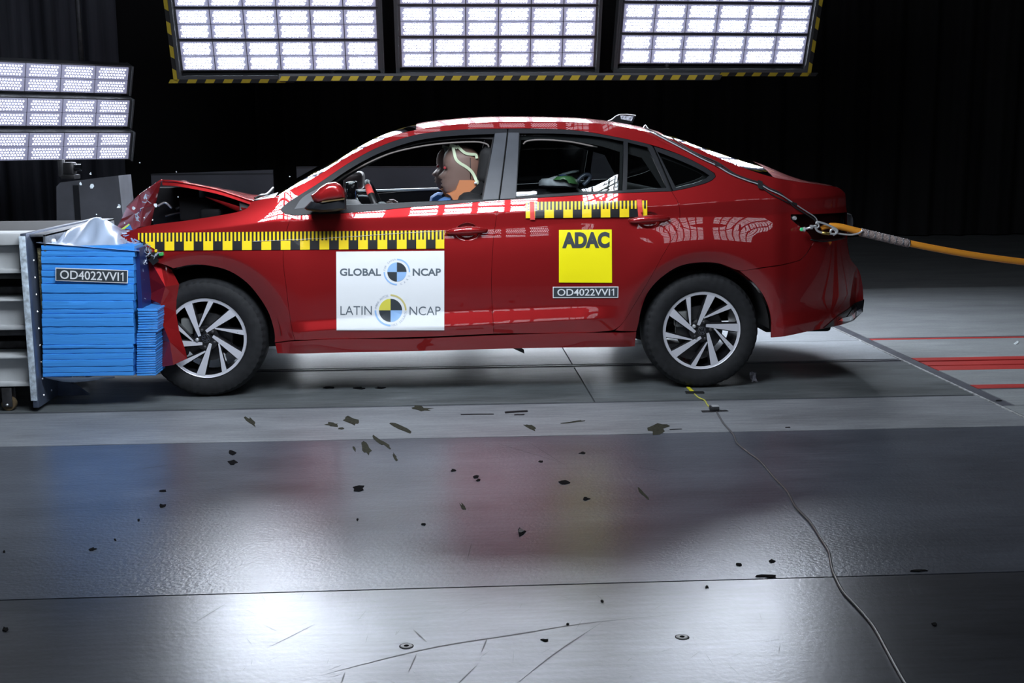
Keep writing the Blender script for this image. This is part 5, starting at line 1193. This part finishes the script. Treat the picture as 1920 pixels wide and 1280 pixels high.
# floor cable
fc = root('floor_cable', V3(atZ(1475, 920)), 'long grey cable winding over the floor from the rear wheel towards the camera', 'cable')
fp = [(1344, 772), (1350, 783), (1357, 794), (1375, 814), (1382, 830), (1402, 847), (1426, 865), (1450, 893), (1476, 921), (1490, 947), (1505, 964), (1520, 980), (1538, 1008), (1553, 1032), (1557, 1050), (1560, 1066), (1567, 1083), (1581, 1109), (1605, 1135), (1623, 1155), (1640, 1177), (1661, 1215), (1680, 1250), (1700, 1284), (1730, 1330), (1775, 1420)]
a = np.array(fp, float); part('cable', tube('cable', catmull(atZ(a[:, 0], a[:, 1], .005), 6), .0042, mat('grey_cable', (.11, .11, .115), rough=.35), 8), fc)
a = np.array([(1302, 738), (1310, 745), (1321, 750), (1326, 758), (1334, 767)], float); part('lead', tube('lead', catmull(atZ(a[:, 0], a[:, 1], .004), 5), .0035, mat('yellow_lead', (.62, .60, .10), rough=.5), 8), fc, 'thin yellow lead')
part('contact_strip', extrude_poly('contact_strip', [atZ(u, v, .003) for u, v in ((1287, 726), (1293, 726), (1302, 734.5), (1295, 735))], (0, 0, .003), mat('yellow_strip', (.75, .70, .03), rough=.4)), fc, 'flat yellow contact strip under the tyre')
p = atZ(1338, 769, .0); part('connector', box('connector', p+(-.02, -.02, .001), p+(.025, .022, .022), DARKST, .004), fc); part('connector', box('connector', p+(-.012, -.018, .02), p+(.024, .01, .027), STEEL, .002), fc)
def flat(name, pts, m, label, cat, h=.0012, group=None, z=.0005):
    P = np.array([atZ(u, v, z) for u, v in pts]); c = P.mean(0); me = extrude_poly(name, [p-c for p in P], (0, 0, h), m)
    n = len(pts); nx, ny = P[1]-P[0], P[2]-P[0]
    return link(name, me, label=label, cat=cat, group=group, loc=V3(c))
flat('floor_tape', [(1284, 735), (1319, 735), (1320.5, 738), (1286, 738)], TAPEBK, 'short black tape over the yellow strip under the rear tyre', 'tape', .006)
flat('floor_tape', [(1314, 769.5), (1362, 768), (1366, 771), (1317, 773)], TAPEBK, 'black tape holding the small connector of the floor cable', 'tape')
for pts, lab in (([(946, 771.5), (989, 769), (990, 772), (947, 774.5)], 'thick black tape dash on the floor strip, middle of the car'), ([(864, 776.2), (926, 775.4), (926, 777), (864, 777.8)], 'long thin black tape dash on the floor strip below the front door'), ([(965, 776.5), (984, 776.2), (983, 778), (964, 778.3)], 'tiny black tape dash below the thick tape dash'),
                 ([(1255, 804.5), (1278, 803), (1279, 805), (1256, 806)], 'small black tape scrap at the seam by the rear wheel'), ([(1473, 800.5), (1481, 800), (1482, 802), (1472, 802)], 'tiny black tape scrap on the seam right of the cable'), ([(1867, 750), (1878, 749.5), (1878, 751.5), (1867, 752)], 'tiny black mark on the concrete at the far right')):
    flat('floor_tape', pts, TAPEBK, lab, 'tape')
CHIP = mat('black_plastic_chip', (.006, .006, .007), rough=.9, spec=.08); LEAF = mat('olive_dirt', (.040, .040, .030), rough=.9, spec=.08, noise=.4, nscale=60); SMUD = mat('grey_smudge', (.08, .085, .09), rough=.6, noise=.3, nscale=60)
def scrap(u, v, w_, h_, m, label, name='plastic_chip', cat='chip', n=9, ang=0.0, h=.002):
    pts = []
    for k in range(n):
        a = 2*PI*k/n; r_ = 1+.28*rr.normal(); x, y = math.cos(a)*w_/2*r_, math.sin(a)*h_/2*r_; pts.append((u+x*math.cos(ang)-y*math.sin(ang), v-(x*math.sin(ang)+y*math.cos(ang))))
    flat(name, pts[::-1], m, label, cat, h)
for a in ((671, 915, 22, 9, 'black plastic chip on the bright floor left of the red reflection'), (1058, 905, 17, 7, 'rectangular black chip in the yellow reflection on the floor'), (893, 894.5, 10, 5, 'small black chip, upper of the pair in the red reflection'), (898, 900, 9, 4, 'small black chip, lower of the pair in the red reflection'), (305, 948, 13, 6, 'black chip on the blue reflection below the front wheel'), (174, 1029, 11, 4, 'flat black chip on the dark floor at the far left'), (260, 975, 5, 4, 'tiny black crumb under the blue reflection'), (216, 1012, 5, 4, 'tiny black crumb in the blue-grey floor left'), (670, 974, 4, 4, 'tiny square black crumb below the black chip'), (435, 849, 13, 8, 'dark chip below the front wheel, upper of two'), (437, 867, 15, 8, 'dark chip below the front wheel, lower of two'), (1445, 1052, 14, 6, 'black chip left of the cable near the lower floor seam'), (1386, 1058, 11, 4, 'thin black chip left of the cable above the lower seam'), (1440, 1080, 40, 5, 'flat dark flake lying on the lower floor seam'), (1723, 1070, 26, 5, 'dark flake on the lower floor seam right of the cable'), (1129, 1127, 7, 4, 'tiny black crumb below the lower seam, middle'), (1325, 1100, 6, 4, 'tiny black crumb above the right floor disc'), (1022, 1200, 13, 4, 'flat dark chip on the front floor between the discs'), (1753, 1170, 12, 5, 'black chip on the dark floor right of the cable end'), (1064, 1170, 5, 3, 'tiny black crumb in the front floor middle'), (305, 920, 15, 4, 'smeared dark chip left below the front wheel'), (1098, 935, 12, 6, 'dark smudge chip low in the yellow reflection'), (850, 882, 9, 4, 'small dark chip on the left rim of the red reflection'), (1092, 849, 13, 4, 'faint dark chip above the yellow reflection'), (1014, 865, 9, 5, 'faint chip left of the yellow reflection'), (8, 1034, 5, 4, 'tiny crumb at the left picture edge'), (10, 1180, 9, 8, 'bent dark crumb at the lower left edge'), (795, 983, 10, 3, 'thin dark splinter, right of the bright floor')):
    scrap(*a[:4], CHIP, a[4])
for a in ((471, 790, 24, 9, -.7, 'curved olive scrape mark behind the front wheel'), (625, 796, 26, 8, 0, 'dark olive oil blot on the floor strip, left of two'), (660, 790, 30, 12, -.35, 'dark olive shoe-like blot on the floor strip, right of two'), (687, 841, 16, 24, .35, 'dark leaf-shaped blot below the floor strip seam'), (718, 831, 44, 9, -.6, 'long dark torn blot across the floor seam'), (741, 857, 16, 5, -1, 'small slanted dark blot right below the torn blot'), (790, 766, 38, 9, -.1, 'speckled olive shoe print beside the track joint'), (750, 801, 40, 7, -.45, 'pale olive smear on the floor strip'), (995, 800, 28, 6, -.4, 'thin olive smear below the tape dashes'), (1235, 803, 46, 20, .2, 'large faint olive blot near the rear wheel'), (868, 951, 22, 7, -1.05, 'grey boat-shaped mark left in the red reflection'), (1206, 925, 27, 6, -.8, 'dark torn strip right of the yellow reflection'), (1075, 791, 46, 3, .12, 'long faint smear on the strip between the wheels'), (640, 803, 10, 4, 0, 'tiny olive drop under the left oil blot'), (664, 841, 4, 12, .5, 'thin dark dash left of the leaf-shaped blot'), (375, 841, 0.1, .1, 0, '')):
    if a[5]: scrap(a[0], a[1], a[2], a[3], LEAF, a[5], 'dirt_blot', 'blot', 12, a[4], .0008)
for u0, v0, w_, lab in ((617, 727, 20, 'dark mark on the track plate, left of three'), (675, 727.5, 26, 'dark mark on the track plate, middle of three'), (714, 727, 22, 'dark mark on the track plate, right of three')): scrap(u0, v0, w_, 4, CHIP, lab, 'track_mark', 'mark')
scrap(976, 996, 15, 15, CHIP, 'triangular black clip with a grey middle on the open floor', n=7); scrap(976, 997, 8, 9, SMUD, 'grey middle piece lying in the triangular black clip', 'clip_pad', 'pad', 6, 0, .004)
# floor discs
for u, v, lab in ((762, 1211, 'round white steel floor disc, front left of the two'), (1279, 1194, 'round white steel floor disc, front right of the two')):
    c = atZ(u, v); r = root('floor_disc', V3(c), lab, 'disc', 'steel floor discs'); part('disc', lathe('disc', [(.007, .0015), (.0135, .002), (.016, .0012), (.0175, 0)], mat('white_disc', (.75, .78, .78), rough=.35), 'Z', 28, V3(c)), r)
    part('hole', lathe('hole', [(0, .0008), (.0072, .0010)], CHIP, 'Z', 16, V3(c)), r); part('seat_ring', lathe('seat_ring', [(.0172, .0008), (.0195, .0002)], CHIP, 'Z', 28, V3(c)), r)
# crumpled clear bag behind the rear tyre
c = atZ(1411, 716); vs = []; fs = []; n1, n2 = 9, 8; P = np.zeros((n1, n2, 3))
for i in range(n1):
    for j in range(n2):
        s, t = i/(n1-1), j/(n2-1); P[i, j] = c+np.array([(s-.5)*.036+.010*t, .012*math.sin(6*s+4*t)+.01*rr.normal()*.5, .002+(1-t)*.055+.004*rr.normal()*(t < .9)])
link('plastic_scrap', gridmesh('plastic_scrap', P-c, mat('clear_crumpled', (.62, .62, .70), rough=.15, metal=.4)), label='crumpled clear plastic scrap on the track behind the rear tyre', cat='plastic', loc=V3(c))
p = atZ(1905, 643); scrap(1905, 643, 11, 5, SPL, 'pale curved splinter on the concrete at the right edge', 'splinter', 'splinter', 7, .5)
# scratches of the front plates
SCR = mat('scratch_dark', (.06, .065, .07), rough=.5)
vs, fs = [], []
def scratch(pts, wd):
    P = atZ([p[0] for p in pts], [p[1] for p in pts], .0004); P = catmull(P, 5); T = np.gradient(P, axis=0); n = np.cross(T, (0, 0, 1.0)); n /= np.linalg.norm(n, axis=1)[:, None]; b = len(vs); k = len(P)
    for i in range(k): w_ = wd*math.sin(PI*(i+.5)/k); vs.extend([P[i]-n[i]*w_, P[i]+n[i]*w_])
    for i in range(k-1): fs.append((b+2*i, b+2*i+1, b+2*i+3, b+2*i+2))
for pts, wd in (([(600, 1266), (700, 1240), (820, 1212), (960, 1190), (1100, 1168), (1300, 1148)], .003), ([(970, 1280), (1040, 1225), (1130, 1165)], .0022), ([(775, 1180), (800, 1203)], .0022), ([(766, 1260), (781, 1225)], .002), ([(860, 1280), (893, 1248)], .002), ([(640, 1280), (647, 1260)], .0022), ([(903, 1222), (914, 1195)], .0018), ([(1460, 1225), (1463, 1207)], .001), ([(1700, 1090), (1716, 1124)], .001), ([(876, 1050), (884, 1018)], .0012), ([(360, 1170), (425, 1130)], .001), ([(500, 1215), (590, 1170)], .001), ([(930, 830), (1050, 866)], .0015), ([(990, 828), (1060, 872)], .0012), ([(250, 880), (330, 870)], .0015), ([(1190, 875), (1250, 884)], .0015)): scratch(pts, wd)
for k in range(60):
    u0, v0 = rr.uniform(450, 1500), rr.uniform(1120, 1275); a = rr.normal()*.8+.6; L = rr.uniform(10, 50); scratch([(u0, v0), (u0+L*.5*math.cos(a), v0-L*.25*math.sin(a)), (u0+L*math.cos(a), v0-L*.5*math.sin(a))], .0006)
part('scratches', mesh('scratches', vs, fs, SCR), slab, kind='stuff')
